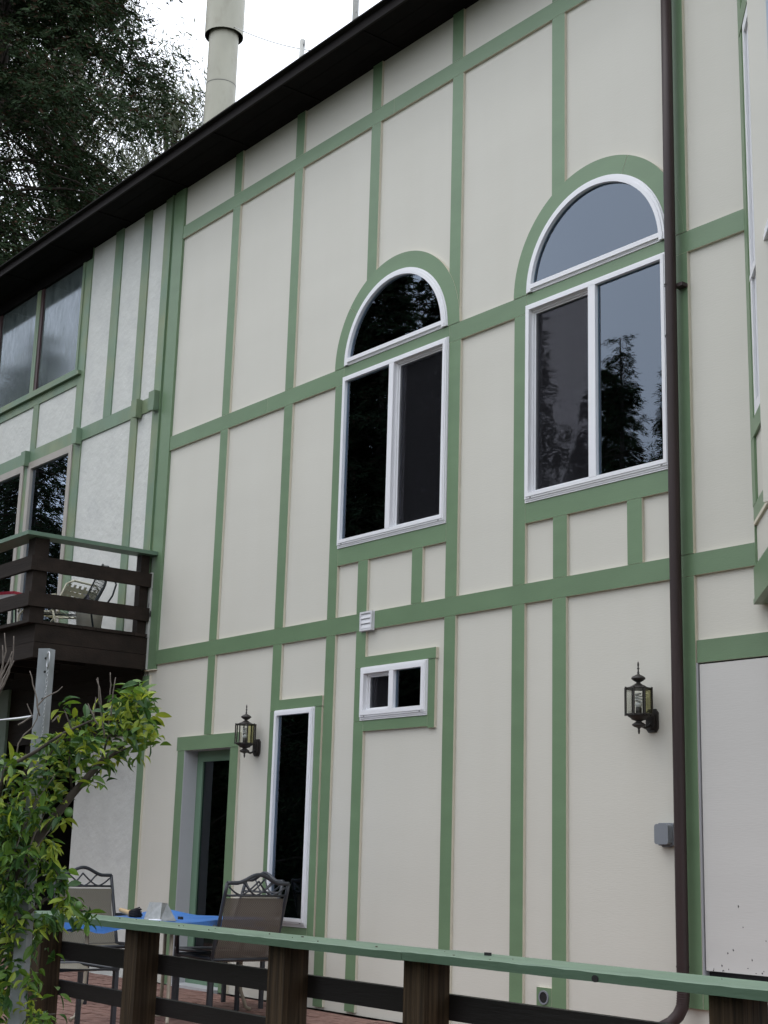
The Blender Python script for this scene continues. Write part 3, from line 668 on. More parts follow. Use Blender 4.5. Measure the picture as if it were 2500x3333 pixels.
for k in range(6):
    x = -.16 + .075 * k; MB().quad([(x - .02, -.25, .24), (x + .02, -.25, .243), (x + .02, .25, .243), (x - .02, .25, .24)]).build('seat_strap', STRAP, sc_)
wc = thing('wire_chair', 'dark metal mesh chair at the right end of the balcony', 'chair', (-13.37, -.65, DZ), math.radians(232))
m = MB()
sh = [(-.05, .20, .16), (-.17, .34, .235), (-.24, .50, .245), (-.27, .62, .20), (-.27, .68, .08)]
def sp(i, v): x, z, w = sh[i]; return (x - .06 * (1 - v * v) * .6, w * v, z + (0 if i < 4 else 0))
for i in range(4):
    a, b = sh[i], sh[i + 1]
    for k in range(6):
        t = k / 6; x = a[0] + (b[0] - a[0]) * t; z = a[1] + (b[1] - a[1]) * t; w = a[2] + (b[2] - a[2]) * t
        m.tube([(x - .05 * (1 - v * v), w * v, z) for v in (-1, -.5, 0, .5, 1)], .0028, 4, cap=False)
for v in np.linspace(-1, 1, 17): m.tube([(x - .05 * (1 - v * v), w * v, z) for x, z, w in sh], .0028, 4, cap=False)
for k in range(9): 
    x = .0 + .045 * k; m.tube([(x, -.2, .40 - .2), (x, .2, .40 - .2)], .0028, 4, cap=False)
m.build('mesh_back', WIREM, wc)
m = MB()
for s in (-1, 1):
    m.tube([(x - .002, w * s, z) for x, z, w in sh], .009, 7); m.tube([(-.02, .2 * s, .20), (.36, .2 * s, .20), (.36, .2 * s, 0)], .009, 7)
    m.tube([(-.26, .24 * s, .62), (-.33, .25 * s, .60), (-.36, .255 * s, .54), (-.33, .25 * s, .42), (-.25, .24 * s, .28), (-.22, .23 * s, .16), (-.25, .22 * s, 0)], .010, 7)
m.build('frame', WIREM, wc)
tb = MB(); tb.lathe([(0, 0), (.115, 0), (.145, .26), (.152, .27), (.140, .27), (.11, .02)], (0, 0, 0), 22); o = tb.build('plastic_tub', POTM); o.location = (-13.36, -.48, DZ)
tag(o, 'cream plastic tub standing on the balcony between the two chairs', 'tub')
o = MB().box(-.04, .04, -.02, .02, 0, .46).build('striped_board', STRIPE); o.location = (-13.56, -.40, DZ); o.rotation_euler = (.12, 0, .2)
tag(o, 'violet striped board standing behind the balcony chairs', 'board')
st = thing('side_table', 'small dark wire table under the red carton on the balcony', 'table', (-14.32, -.98, DZ))
m = MB(); m.lathe([(0, .34), (.24, .34), (.24, .355), (0, .355)], (0, 0, 0), 20); m.build('table_top', WIREM, st)
for a in range(3): m = MB(); m.tube([(.2 * math.cos(a * 2.1), .2 * math.sin(a * 2.1), .34), (.24 * math.cos(a * 2.1), .24 * math.sin(a * 2.1), 0)], .010, 6); m.build('leg', WIREM, st)
cb = thing('carton', 'red and white carton on the balcony seen between the boards', 'carton', (-14.32, -.98, DZ + .356), .4)
MB().box(-.22, .22, -.11, .11, 0, .07).build('carton_body', WHITEB, cb); MB().box(-.222, .222, -.112, .112, .07, .10).build('carton_lid', REDB, cb)

# ================================================================ FOREGROUND RAILING
rail = thing('deck_railing', 'wooden patio railing with brown posts, dark boards and a wide green painted cap', 'railing', (-5.5, -2.95, -.44))
rinv = Matrix.Translation((5.5, 2.95, .44))
def rpart(mb, name, m):
    o = mb.build(name, m); o.parent = rail; o.matrix_parent_inverse = rinv; return o
def capboard(x0, x1, z1, seed):
    """a 2x12 with slightly worn, uneven front edges."""
    r = random.Random(seed); m = MB(); n = int((x1 - x0) / .06); prev = None
    for k in range(n + 1):
        x = x0 + (x1 - x0) * k / n; e = r.uniform(-.0012, .0012); c = .003 + r.uniform(-.001, .002)
        sec = [(x, -3.09 + e * .4, z1 - .037 + e * .5), (x, -3.09 + e * .5, z1 - c), (x, -3.09 + c, z1 + e * .2), (x, -2.80, z1), (x, -2.80, z1 - .038)]
        if prev:
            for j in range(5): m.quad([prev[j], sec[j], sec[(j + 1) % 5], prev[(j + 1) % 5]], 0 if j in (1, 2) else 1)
        if k in (0, n): m.quad(sec)
        prev = sec
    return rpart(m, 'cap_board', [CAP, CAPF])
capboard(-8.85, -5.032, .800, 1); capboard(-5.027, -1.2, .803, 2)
for k, x in enumerate([-8.75, -7.557, -6.125, -5.085, -3.424]): rpart(MB().box(x, x + .142, -3.03, -2.890, -.44, .7615), 'post', POSTW)
for z0, z1 in [(.523, .626), (.309, .397)]:
    for a, b in [(-12.0, -7.49), (-7.487, -5.02), (-5.017, -1.2)]: rpart(MB().box(a, b, -2.888, -2.850, z0 + random.uniform(-.004, .004), z1), 'rail_board', BOARD)
m = MB()
for x, z in [(-3.90, .778)]: m.prism([(x + .016 * math.cos(a), z + .013 * math.sin(a)) for a in np.linspace(0, 6.28, 14)[:-1]], -3.0935, -3.085)
rpart(m, 'knot', BLACK)
m = MB()
for k in range(22): 
    x, y = random.uniform(-8, -2.4), random.uniform(-3.06, -2.85); s = random.uniform(.0015, .005); m.box(x - s, x + s, y - s * .6, y + s * .6, .801, .804 + s * .3)
o = rpart(m, 'leaf_litter', mat('dry_litter', (.07, .05, .035), .9)); o['kind'] = 'stuff'
tag(MB().box(-4.715, -4.685, -2.90, -2.885, .803, .815).build('pipe_clip', BLACK), 'tiny black clip lying on the green railing cap', 'clip')

# ================================================================ PATIO FURNITURE
def patio_chair(name, label, loc, rz, slingm, grp):
    t = thing(name, label, 'patio chair', loc, rz, grp)
    m = MB(); W2 = .275
    bx = lambda z: -.22 - .175 * ((z - .40) / .6) ** 1.0
    for s in (-1, 1): m.tube([(bx(z) - .0, W2 * s, z) for z in (.36, .5, .66, .8, .9, .975)], .014, 8)
    crest = [(bx(.975) - .004 * (1 - abs(v)), W2 * v, .975 + (.062 * (math.cos(min(1, abs(v) / .72) * math.pi) * .5 + .5))) for v in np.linspace(-1, 1, 25)]
    m.tube(crest, .0145, 8); m.tube([(bx(.885), -W2, .885), (bx(.885), W2, .885)], .009, 7); m.tube([(bx(.42), -W2, .42), (bx(.42), W2, .42)], .010, 7)
    m.build('back_frame', IRON, t)
    m = MB()
    def top(v): return .965 + (.062 * (math.cos(min(1, abs(v) / .72) * math.pi) * .5 + .5))
    for k in range(3):
        c = -.5 + .5 * k
        for s in (-1, 1):
            p = []
            for q in np.linspace(0, 1, 7):
                v = c + s * (.50 * q ** .85); z = .887 + (min(top(max(-1, min(1, v))), .99) - .887) * q ** 1.25
                if abs(v) <= .99: p.append((bx(z), W2 * v, z))
            if len(p) > 1: m.tube(p, .0068, 6)
    m.build('back_lattice', IRON, t)
    m = MB(); N = 10
    def sl(z): return bx(z) + .010 - .03 * math.sin((z - .40) / .46 * math.pi)
    zs = np.linspace(.40, .865, N)
    for a, b in zip(zs, zs[1:]): m.quad([(sl(a), -W2 + .012, a), (sl(a), W2 - .012, a), (sl(b), W2 - .012, b), (sl(b), -W2 + .012, b)], 0, True)
    m.build('back_sling', slingm, t)
    m = MB(); xs = np.linspace(-.22, .25, 8)
    for a, b in zip(xs, xs[1:]):
        za, zb = .425 - .02 * math.sin((a + .22) / .47 * math.pi), .425 - .02 * math.sin((b + .22) / .47 * math.pi)
        m.quad([(a, -W2 + .02, za), (b, -W2 + .02, zb), (b, W2 - .02, zb), (a, W2 - .02, za)], 0, True)
    m.build('seat_sling', slingm, t)
    m = MB()
    for s in (-1, 1): m.tube([(-.24, W2 * s, .425), (.25, W2 * s, .43)], .014, 8)
    m.tube([(.26, -W2, .43), (.26, W2, .43)], .014, 8); m.tube([(-.2, -W2, .30), (-.2, W2, .30)], .011, 7); m.tube([(.2, -W2, .30), (.2, W2, .30)], .011, 7)
    m.build('seat_frame', IRON, t)
    for s in (-1, 1):
        m = MB(); m.tube([(bx(.66), (W2 + .012) * s, .655), (-.1, (W2 + .035) * s, .665), (.12, (W2 + .04) * s, .66), (.20, (W2 + .035) * s, .635), (.245, (W2 + .02) * s, .56), (.25, (W2 + .01) * s, .44)], [.012, .019, .021, .019, .015, .014], 8); m.build('armrest', IRON, t)
        MB().box(.235, .265, W2 * s - .014, W2 * s + .014, 0, .44).build('leg', IRON, t)
        MB().box(-.235, -.205, W2 * s - .014, W2 * s + .014, 0, .40).build('leg', IRON, t)
    return t
patio_chair('patio_chair', 'brown sling patio chair with its back to the railing, right of the blue table', (-9.77, -.93, 0), math.pi, SLINGD, 'patio chairs round the blue table')
patio_chair('patio_chair', 'tan sling patio chair against the house wall, behind the brown chair', (-10.34, -.62, 0), -math.pi / 2, SLINGT, 'patio chairs round the blue table')
patio_chair('patio_chair', 'tan sling patio chair left of the blue table, partly behind citrus leaves', (-11.16, -1.25, 0), .05, SLINGT, 'patio chairs round the blue table')
ott = thing('ottoman', 'low tan sling footstool under the left end of the blue table', 'ottoman', (-9.22, -2.52, 0), 0)
m = MB(); W2 = .22
xs = np.linspace(-.26, .26, 9)
for a, b in zip(xs, xs[1:]): m.quad([(a, -W2 + .01, .425 - .03 * math.cos(a / .26 * 1.57)), (b, -W2 + .01, .425 - .03 * math.cos(b / .26 * 1.57)), (b, W2 - .01, .425 - .03 * math.cos(b / .26 * 1.57)), (a, W2 - .01, .425 - .03 * math.cos(a / .26 * 1.57))], 0, True)
m.build('seat_sling', SLINGT, ott)
m = MB(); frame_rect_pts = [(-.27, -W2, .425), (.27, -W2, .425), (.27, W2, .425), (-.27, W2, .425), (-.27, -W2, .425)]
m.tube(frame_rect_pts, .014, 8); m.tube([(-.25, -W2, .2), (.25, -W2, .2)], .010, 6); m.build('seat_frame', IRON, ott)
for x in (-.25, .25):
    for y in (-W2, W2): MB().box(x - .014, x + .014, y - .014, y + .014, 0, .42).build('leg', IRON, ott)
# blue covered table
TA, TB_, TC, TD = Vector((-10.62, -1.03)), Vector((-9.86, -2.25)), Vector((-9.28, -1.66)), Vector((-9.92, -.50))
tab = thing('patio_table', 'patio table under a bright blue cover', 'table', ((TA.x + TC.x) / 2, (TA.y + TC.y) / 2, 0))
m = MB(); N = 14
def tp(u, v):
    p = TA.lerp(TB_, u).lerp(TD.lerp(TC, u), v); z = .700 + .048 * max(0, 1 - u * 3) * max(0, 1 - v * 3) - .006 * math.sin(u * 9) * math.sin(v * 7)
    return (p.x - tab.location.x, p.y - tab.location.y, z)
for i in range(N):
    for j in range(N): m.quad([tp(i / N, j / N), tp((i + 1) / N, j / N), tp((i + 1) / N, (j + 1) / N), tp(i / N, (j + 1) / N)], 0, True)
rim = [(k / N, 0) for k in range(N)] + [(1, k / N) for k in range(N)] + [(1 - k / N, 1) for k in range(N)] + [(0, 1 - k / N) for k in range(N)]
for k in range(len(rim)):
    a, b = tp(*rim[k]), tp(*rim[(k + 1) % len(rim)]); h = lambda i: .075 + .018 * math.sin(i * 1.1)
    m.quad([a, b, (b[0] * 1.01, b[1] * 1.01, b[2] - h(k + 1)), (a[0] * 1.01, a[1] * 1.01, a[2] - h(k))], 0, True)
m.build('table_cover', BLUE, tab)
for u, v in [(.08, .12), (.92, .12), (.92, .88), (.08, .88)]:
    x, y, z = tp(u, v); m = MB(); m.tube([(x, y, .66), (x * .97, y * .97, .40), (x * .98, y * .98, .16), (x * 1.06, y * 1.06, .03), (x * 1.12, y * 1.12, .012)], .014, 8); m.build('leg', TANTUBE, tab)
m = MB(); q = [tp(.5 + .22 * math.cos(a), .5 + .3 * math.sin(a)) for a in np.linspace(0, 6.283, 22)]; m.tube([(a[0], a[1], .03) for a in q], .010, 6); m.build('base_ring', TANTUBE, tab)
# things on the table
br = thing('brush', 'short dusting brush with black bristles and a pale wooden handle on the blue table', 'brush', (-10.02, -1.64, .722), math.radians(28)); br.scale = (1.15, 1.3, 1.45)
m = MB(); m.tube([(-.085, 0, .022), (-.06, 0, .016), (-.02, 0, .008), (.0, 0, .006)], [.009, .013, .014, .02], 10); m.build('handle', HANDLE, br)
m = MB(); rb = random.Random(3)
for k in range(110):
    a, q = rb.uniform(0, 6.28), rb.uniform(0, .030); y, z = q * math.cos(a), q * math.sin(a) * .75
    m.tube([(.0, y * .7, z * .7 + .006), (.065 + rb.uniform(-.006, .006), y * 1.35, z * 1.35 + .008)], .0022, 4)
m.build('bristles', BRISTLE, br)
dp = thing('dustpan', 'bent sheet metal dustpan standing on the blue table in front of the brush', 'dustpan', (-9.50, -1.70, .704), math.radians(52))
m = MB(); m.quad([(-.10, -.03, 0), (.02, -.05, 0), (.02, -.005, .125), (-.07, .0, .125)]); m.quad([(-.10, -.031, .001), (-.07, -.001, .126), (.02, -.006, .126), (.02, -.051, .001)])
m.quad([(.02, -.05, 0), (.13, -.0, 0), (.055, .035, .12), (.02, -.005, .125)]); m.box(-.10, .12, -.03, .10, 0, .003); m.build('pan', PANM, dp)
m = MB(); m.tube([(-.06, -.05, .004), (.0, -.058, .006), (.03, -.06, .004)], .008, 6); m.build('rolled_lip', VINYL, dp)
o = MB().box(-.02, .02, -.012, .012, 0, .02).build('scraper', BRISTLE); o.location = (-9.66, -1.42, .703); tag(o, 'small black scraper head on the blue table behind the dustpan', 'scraper')

# ================================================================ STEEL POST with chain and wire
sp_ = thing('steel_post', 'upright galvanised steel angle post in front of the citrus at the left', 'post', (-6.02, -4.38, -.45), math.radians(38))
m = MB(); m.box(-.027, .027, -.002, .002, 0, 2.505); m.box(.023, .027, .002, .054, 0, 2.505); m.build('steel_angle', GALV, sp_)
m = MB()
for z in (2.28, 2.40, 2.46): m.prism([(.012 + .006 * math.cos(a), z + .006 * math.sin(a)) for a in np.linspace(0, 6.28, 10)[:-1]], -.0028, -.0015)
m.build('bolt_hole', BLACK, sp_)
ch = thing('snap_hook', 'zinc snap hook with a thin chain hanging from the steel post', 'snap hook', (-5.985, -4.372, 2.0))
m = MB(); m.tube([(.0, -.002, .038), (.010, -.002, .028), (.011, -.002, -.022), (.0, -.002, -.034), (-.011, -.002, -.022), (-.010, -.002, .028), (.0, -.002, .038)], .0034, 7); m.build('hook', ZINC, ch)
m = MB(); z = -.034
while z > -.36:
    m.tube([(.0 + .004 * math.cos(a) * (1 if int(-z * 80) % 2 else .3), -.002 + .004 * math.cos(a) * (.3 if int(-z * 80) % 2 else 1), z - .008 + .010 * math.sin(a)) for a in np.linspace(0, 6.283, 9)], .0014, 4); z -= .0165
m.build('chain', ZINC, ch)
m = MB(); m.tube([(-6.045, -4.39, 1.755), (-6.10, -4.44, 1.742), (-6.18, -4.50, 1.735), (-6.42, -4.72, 1.715), (-6.9, -5.1, 1.68)], [.006, .007, .004, .003, .003], 7)
tag(m.build('turnbuckle_wire', ZINC), 'turnbuckle and wire running left from the steel post', 'wire')

# ================================================================ CITRUS TREE
LIMBS = [
    ([(-6.115,-4.487,0.812), (-5.964,-4.441,1.135), (-5.878,-4.347,1.305), (-5.782,-4.308,1.415), (-5.676,-4.240,1.552), (-5.626,-4.154,1.640), (-5.626,-4.092,1.704)], 0.026, 0.0070),
    ([(-6.067,-4.529,1.324), (-5.998,-4.522,1.519), (-5.862,-4.463,1.583), (-5.796,-4.361,1.672), (-5.690,-4.289,1.725)], 0.012, 0.0040),
    ([(-6.122,-4.458,0.685), (-6.010,-4.401,0.880), (-5.931,-4.320,0.978), (-5.938,-4.198,0.947), (-5.899,-4.158,0.929)], 0.012, 0.0040),
    ([(-6.218,-4.359,0.384), (-6.173,-4.329,0.450), (-6.060,-4.299,0.485), (-5.996,-4.203,0.500)], 0.008, 0.0030),
    ([(-6.065,-4.447,1.043), (-5.994,-4.394,1.187), (-5.942,-4.378,1.369), (-5.898,-4.386,1.550), (-5.776,-4.396,1.636)], 0.010, 0.0030),
    ([(-6.013,-4.419,1.134), (-5.956,-4.336,1.137), (-5.914,-4.296,1.100), (-5.875,-4.282,1.051)], 0.008, 0.0030),
    ([(-5.713,-4.220,1.554), (-5.611,-4.174,1.606), (-5.617,-4.054,1.640)], 0.006, 0.0030),
    ([(-5.848,-4.275,1.418), (-5.756,-4.233,1.477), (-5.701,-4.223,1.528)], 0.005, 0.0030),
    ([(-5.753,-4.199,1.557), (-5.687,-4.211,1.658), (-5.626,-4.118,1.754), (-5.596,-4.120,1.845)], 0.006, 0.0025),
    ([(-5.815,-4.292,1.417), (-5.793,-4.330,1.550), (-5.780,-4.333,1.680), (-5.770,-4.382,1.767)], 0.006, 0.0025),
]
TWIGS = [
    [(-5.597,-4.273,1.650), (-5.589,-4.294,1.730), (-5.575,-4.322,1.847), (-5.577,-4.340,1.889)],
    [(-5.628,-4.274,1.734), (-5.625,-4.297,1.805), (-5.612,-4.317,1.900)],
    [(-5.758,-4.169,1.691), (-5.735,-4.185,1.808), (-5.719,-4.196,1.890), (-5.712,-4.207,1.940)],
    [(-5.532,-4.283,1.736), (-5.517,-4.289,1.802), (-5.494,-4.295,1.893)],
    [(-5.573,-4.318,1.697), (-5.583,-4.354,1.757), (-5.585,-4.367,1.783)],
    [(-5.748,-4.257,1.710), (-5.730,-4.260,1.775), (-5.718,-4.264,1.827)],
    [(-5.785,-4.486,1.734), (-5.780,-4.520,1.837), (-5.780,-4.551,1.918)],
    [(-5.858,-4.469,1.779), (-5.833,-4.451,1.814), (-5.794,-4.412,1.843), (-5.775,-4.397,1.865)],
    [(-5.810,-4.415,1.715), (-5.789,-4.399,1.741), (-5.790,-4.392,1.722)],
    [(-5.866,-4.543,1.695), (-5.822,-4.503,1.734), (-5.827,-4.523,1.772), (-5.828,-4.529,1.785)],
    [(-6.129,-4.456,1.447), (-6.064,-4.445,1.632), (-5.996,-4.399,1.739), (-5.979,-4.398,1.792)],
    [(-5.979,-4.497,1.007), (-5.904,-4.480,1.211), (-5.822,-4.444,1.390), (-5.761,-4.405,1.493)],
    [(-6.018,-4.511,1.196), (-5.938,-4.444,1.289), (-5.888,-4.420,1.392)],
    [(-5.926,-4.460,1.097), (-5.850,-4.427,1.264), (-5.812,-4.409,1.341)],
    [(-6.058,-4.506,1.338), (-5.987,-4.447,1.418), (-5.940,-4.382,1.408)],
    [(-5.946,-4.415,1.009), (-5.908,-4.425,1.162), (-5.828,-4.368,1.278)],
]
BARE = [
    [(-6.953,-4.207,1.715), (-6.878,-4.197,1.940), (-6.815,-4.174,2.090), (-6.790,-4.188,2.209)],
    [(-7.059,-4.143,1.879), (-7.021,-4.137,1.987), (-6.974,-4.141,2.154), (-6.964,-4.162,2.245)],
    [(-6.865,-4.202,1.938), (-6.821,-4.182,2.029), (-6.804,-4.188,2.103)],
    [(-6.967,-4.172,1.933), (-6.923,-4.174,2.084), (-6.909,-4.191,2.174)],
    [(-7.081,-4.111,1.993), (-7.031,-4.083,2.087), (-7.016,-4.075,2.118)],
    [(-6.829,-4.254,1.811), (-6.764,-4.245,2.003), (-6.736,-4.232,2.062), (-6.712,-4.224,2.121)],
]
CLUSTERS = [
    (-5.468,-4.189,1.840,0.033,8), (-5.538,-4.198,1.807,0.053,16), (-5.612,-4.073,1.793,0.046,14), (-5.659,-4.193,1.792,0.040,10),
    (-5.586,-4.228,1.735,0.059,18), (-5.552,-4.148,1.735,0.059,20), (-5.486,-4.106,1.685,0.033,6), (-5.563,-4.079,1.652,0.046,12),
    (-5.522,-4.195,1.659,0.059,18), (-5.714,-4.185,1.679,0.059,18), (-5.805,-4.235,1.712,0.053,12), (-5.861,-4.279,1.701,0.040,8),
    (-5.830,-4.357,1.777,0.024,4), (-5.851,-4.283,1.751,0.020,3), (-5.624,-4.321,1.621,0.059,16), (-5.732,-4.351,1.623,0.059,14),
    (-5.863,-4.231,1.581,0.059,16), (-5.880,-4.350,1.636,0.046,10), (-5.836,-4.440,1.638,0.040,7), (-5.957,-4.365,1.593,0.053,10),
    (-5.839,-4.327,1.552,0.059,14), (-5.746,-4.143,1.588,0.046,10), (-5.581,-4.130,1.556,0.026,3), (-5.633,-4.230,1.536,0.033,5),
    (-5.765,-4.287,1.509,0.053,10), (-5.664,-4.263,1.464,0.033,5), (-5.815,-4.370,1.494,0.059,10), (-6.036,-4.448,1.568,0.033,5),
    (-5.933,-4.558,1.541,0.040,6), (-5.844,-4.560,1.506,0.040,6), (-5.783,-4.471,1.514,0.053,8), (-5.855,-4.492,1.456,0.066,12),
    (-6.040,-4.468,1.422,0.053,10), (-5.851,-4.402,1.439,0.059,10), (-5.814,-4.370,1.401,0.046,8), (-5.810,-4.428,1.367,0.059,10),
    (-6.053,-4.393,1.388,0.059,10), (-5.981,-4.506,1.343,0.053,10), (-5.796,-4.347,1.316,0.037,7), (-5.896,-4.521,1.283,0.059,12),
    (-5.856,-4.477,1.300,0.053,10), (-5.943,-4.512,1.219,0.059,12), (-6.027,-4.421,1.231,0.053,9), (-5.947,-4.505,1.165,0.059,12),
    (-5.813,-4.387,1.192,0.033,5), (-5.920,-4.359,1.231,0.026,3), (-5.849,-4.357,1.209,0.020,3), (-6.032,-4.278,1.174,0.013,2),
    (-5.834,-4.363,1.144,0.026,4), (-5.947,-4.337,1.123,0.026,4), (-5.981,-4.270,1.091,0.040,10), (-5.890,-4.285,1.051,0.040,8),
    (-6.009,-4.210,1.064,0.026,4), (-5.916,-4.278,1.020,0.033,5), (-5.899,-4.350,1.020,0.026,3), (-5.988,-4.388,0.997,0.029,3),
    (-5.881,-4.398,0.990,0.020,2), (-5.880,-4.241,0.983,0.024,3), (-5.858,-4.266,0.942,0.046,10), (-5.980,-4.160,0.930,0.040,10),
    (-5.931,-4.118,0.920,0.033,6), (-5.875,-4.166,0.885,0.033,5), (-5.852,-4.334,0.913,0.040,7), (-5.914,-4.309,0.872,0.033,5),
    (-5.889,-4.278,0.865,0.020,3), (-5.966,-4.402,0.896,0.033,4), (-6.001,-4.425,0.864,0.033,4), (-6.173,-4.383,0.846,0.033,5),
    (-5.967,-4.497,1.069,0.053,10), (-5.939,-4.475,1.014,0.053,8), (-6.167,-4.397,0.964,0.046,7), (-6.045,-4.322,0.799,0.033,4),
    (-6.120,-4.251,0.805,0.029,4), (-5.953,-4.254,0.758,0.020,2), (-6.203,-4.368,0.740,0.040,6), (-6.120,-4.369,0.764,0.033,4),
    (-6.129,-4.321,0.752,0.026,3), (-6.166,-4.362,0.685,0.026,2), (-6.121,-4.387,0.639,0.026,3), (-5.969,-4.357,0.647,0.033,3),
    (-6.006,-4.340,0.606,0.026,3), (-6.080,-4.159,0.579,0.018,2), (-6.185,-4.251,0.495,0.033,4), (-6.148,-4.192,0.489,0.033,4),
    (-6.041,-4.287,0.480,0.033,4), (-6.064,-4.189,0.482,0.037,5), (-6.118,-4.190,0.454,0.026,4), (-6.173,-4.376,0.593,0.016,2),
    (-6.106,-4.552,1.454,0.079,14), (-6.069,-4.570,1.323,0.079,14), (-6.123,-4.533,1.182,0.079,14), (-6.152,-4.508,1.052,0.079,14),
    (-6.067,-4.519,0.928,0.066,10), (-6.243,-4.429,0.791,0.066,10),
    (-6.205,-4.442,0.732,0.062,6), (-5.856,-4.485,1.152,0.049,7), (-6.111,-4.370,1.043,0.043,5), (-6.080,-4.345,1.127,0.049,8), (-6.177,-4.458,0.885,0.044,4), (-5.953,-4.584,1.103,0.043,7), (-6.140,-4.371,0.452,0.054,4), (-6.031,-4.411,0.807,0.060,7), (-5.995,-4.484,1.247,0.045,6), (-6.101,-4.448,1.341,0.042,6), (-6.033,-4.566,1.276,0.056,8), (-6.181,-4.477,0.955,0.053,7), (-6.057,-4.481,0.981,0.059,6), (-6.143,-4.423,1.205,0.063,4), (-5.975,-4.452,0.955,0.049,7), (-5.938,-4.384,1.022,0.053,7), (-5.962,-4.549,1.138,0.054,7), (-5.823,-4.503,1.344,0.043,4), (-5.938,-4.360,0.862,0.061,6), (-6.076,-4.335,1.334,0.059,4), (-6.086,-4.449,0.574,0.045,8), (-6.082,-4.390,1.109,0.062,4), (-6.217,-4.333,0.837,0.059,8), (-5.989,-4.454,1.244,0.045,7), (-6.042,-4.401,0.673,0.061,8), (-6.132,-4.498,0.796,0.058,4), (-5.933,-4.581,1.334,0.055,5), (-5.979,-4.537,0.957,0.060,4), (-5.939,-4.437,1.186,0.049,5), (-6.104,-4.462,1.353,0.044,4), (-6.041,-4.422,1.220,0.056,6), (-6.115,-4.271,0.843,0.057,8), (-6.028,-4.489,1.174,0.062,6), (-6.303,-4.412,0.748,0.054,4), (-6.041,-4.374,1.378,0.043,4), (-5.946,-4.363,0.528,0.057,6), (-6.341,-4.369,0.438,0.044,7), (-6.203,-4.338,0.569,0.040,4), (-6.013,-4.357,1.196,0.055,4), (-6.182,-4.334,0.638,0.040,6), (-6.032,-4.311,0.592,0.050,6), (-5.923,-4.453,1.110,0.046,8), (-6.209,-4.264,0.725,0.053,7), (-6.324,-4.415,0.781,0.049,7), (-6.068,-4.360,1.019,0.063,7), (-6.003,-4.314,0.665,0.056,5), (-5.958,-4.501,0.926,0.044,5), (-6.024,-4.487,0.603,0.057,7), (-6.224,-4.455,0.758,0.056,7), (-5.993,-4.434,0.557,0.040,5), (-5.929,-4.440,0.985,0.041,6), (-6.060,-4.412,0.690,0.051,6), (-6.134,-4.496,0.829,0.061,6), (-5.886,-4.532,1.137,0.040,4), (-6.080,-4.376,0.954,0.049,5), (-6.103,-4.454,0.451,0.057,5), (-6.082,-4.350,1.216,0.061,8),
]
LIMES = [(-5.762,-4.329,1.338), (-5.919,-4.349,0.872), (-5.801,-4.231,0.956), (-5.989,-4.445,0.887)]

cit = thing('citrus_tree', 'citrus tree with yellow green leaves and green limes leaning over the railing at the left', 'citrus tree', (-6.3, -4.6, -.45))
cinv = Matrix.Translation((6.3, 4.6, .45))
m = MB()
for pts, r0, r1 in LIMBS:
    n = len(pts); m.tube(pts, [r0 + (r1 - r0) * (k / (n - 1)) for k in range(n)], 8)
m.tube([(-6.3, -4.6, -.45), (-6.28, -4.6, .1), (-6.2, -4.55, .5), LIMBS[0][0][0]], [.06, .05, .036, .027], 10); m.tube([(-6.28, -4.6, .1), (-6.25, -4.62, .7), LIMBS[1][0][0]], [.04, .028, .013], 8)
m.tube([(-6.28, -4.6, .1), (-6.2, -4.5, .4), LIMBS[2][0][0]], [.03, .02, .013], 8); m.tube([(-6.28, -4.6, .1), LIMBS[3][0][0]], [.02, .009], 8); m.tube([(-6.25, -4.62, .7), LIMBS[4][0][0]], [.02, .011], 8)
o = m.build('trunk', BARK); o.parent = cit; o.matrix_parent_inverse = cinv
def jag(p, rad, rr):
    out = [Vector(p[0])]
    for a, b in zip(p, p[1:]):
        a, b = Vector(a), Vector(b); d = (b - a).length
        for k in (1, 2, 3): out.append(a.lerp(b, k / 3) + Vector((rr.uniform(-1, 1), rr.uniform(-1, 1), rr.uniform(-1, 1))) * d * (.035 if k < 3 else .0))
    n = len(out); return out, [rad * (1 - .65 * k / n) for k in range(n)]
m = MB(); rt = random.Random(8)
for p in TWIGS: m.tube(*jag(p, .0042, rt), 5)
o = m.build('bare_twigs', TWIG); o.parent = cit; o.matrix_parent_inverse = cinv
for k, p in enumerate(LIMES):
    m = MB(); R_ = .0195 if k != 2 else .016; m.lathe([(R_ * math.cos(a) * (1 + .0 * a), R_ * 1.12 * math.sin(a)) for a in np.linspace(-1.57, 1.57, 11)], (0, 0, 0), 14); o = m.build('lime', LIME); o.parent = cit; o.matrix_parent_inverse = cinv; o.location = p
def leaf_pts(L, Wd, fold, curl, cup=0.0):
    """5 stations along the midrib, left/mid/right."""
    prof = [(.0, .04), (.16, .55), (.36, .95), (.58, 1.0), (.80, .62), (1.0, .03)]; P = []
    for t, w in prof:
        ang = curl * t; x = L * (math.sin(ang) / curl if abs(curl) > 1e-3 else t); z = -L * ((1 - math.cos(ang)) / curl if abs(curl) > 1e-3 else 0)
        ww = Wd * .5 * w; P.append([(x, -ww * math.cos(fold), z + ww * math.sin(fold)), (x, 0, z), (x, ww * math.cos(fold), z + ww * math.sin(fold))])
    return P
def leaf_faces(P):
    F_ = []
    for a, b in zip(P, P[1:]): F_ += [[a[0], b[0], b[1], a[1]], [a[1], b[1], b[2], a[2]]]
    return F_
LEAFME = []
for mi_, cm in enumerate(CIT):
    for q in range(3):
        m = MB()
        m.tube([(-.012, 0, .002), (.004, 0, 0)], .0012, 4, cap=False)
        for f in leaf_faces(leaf_pts(.076, [.030, .034, .025][q], [.35, .6, .9][q], [.5, .9, 1.3][q])): m.quad(f, 0, True)
        o = m.build('leaf', cm); LEAFME.append(o.data); bpy.data.objects.remove(o)
allL = []; rl = random.Random(21)
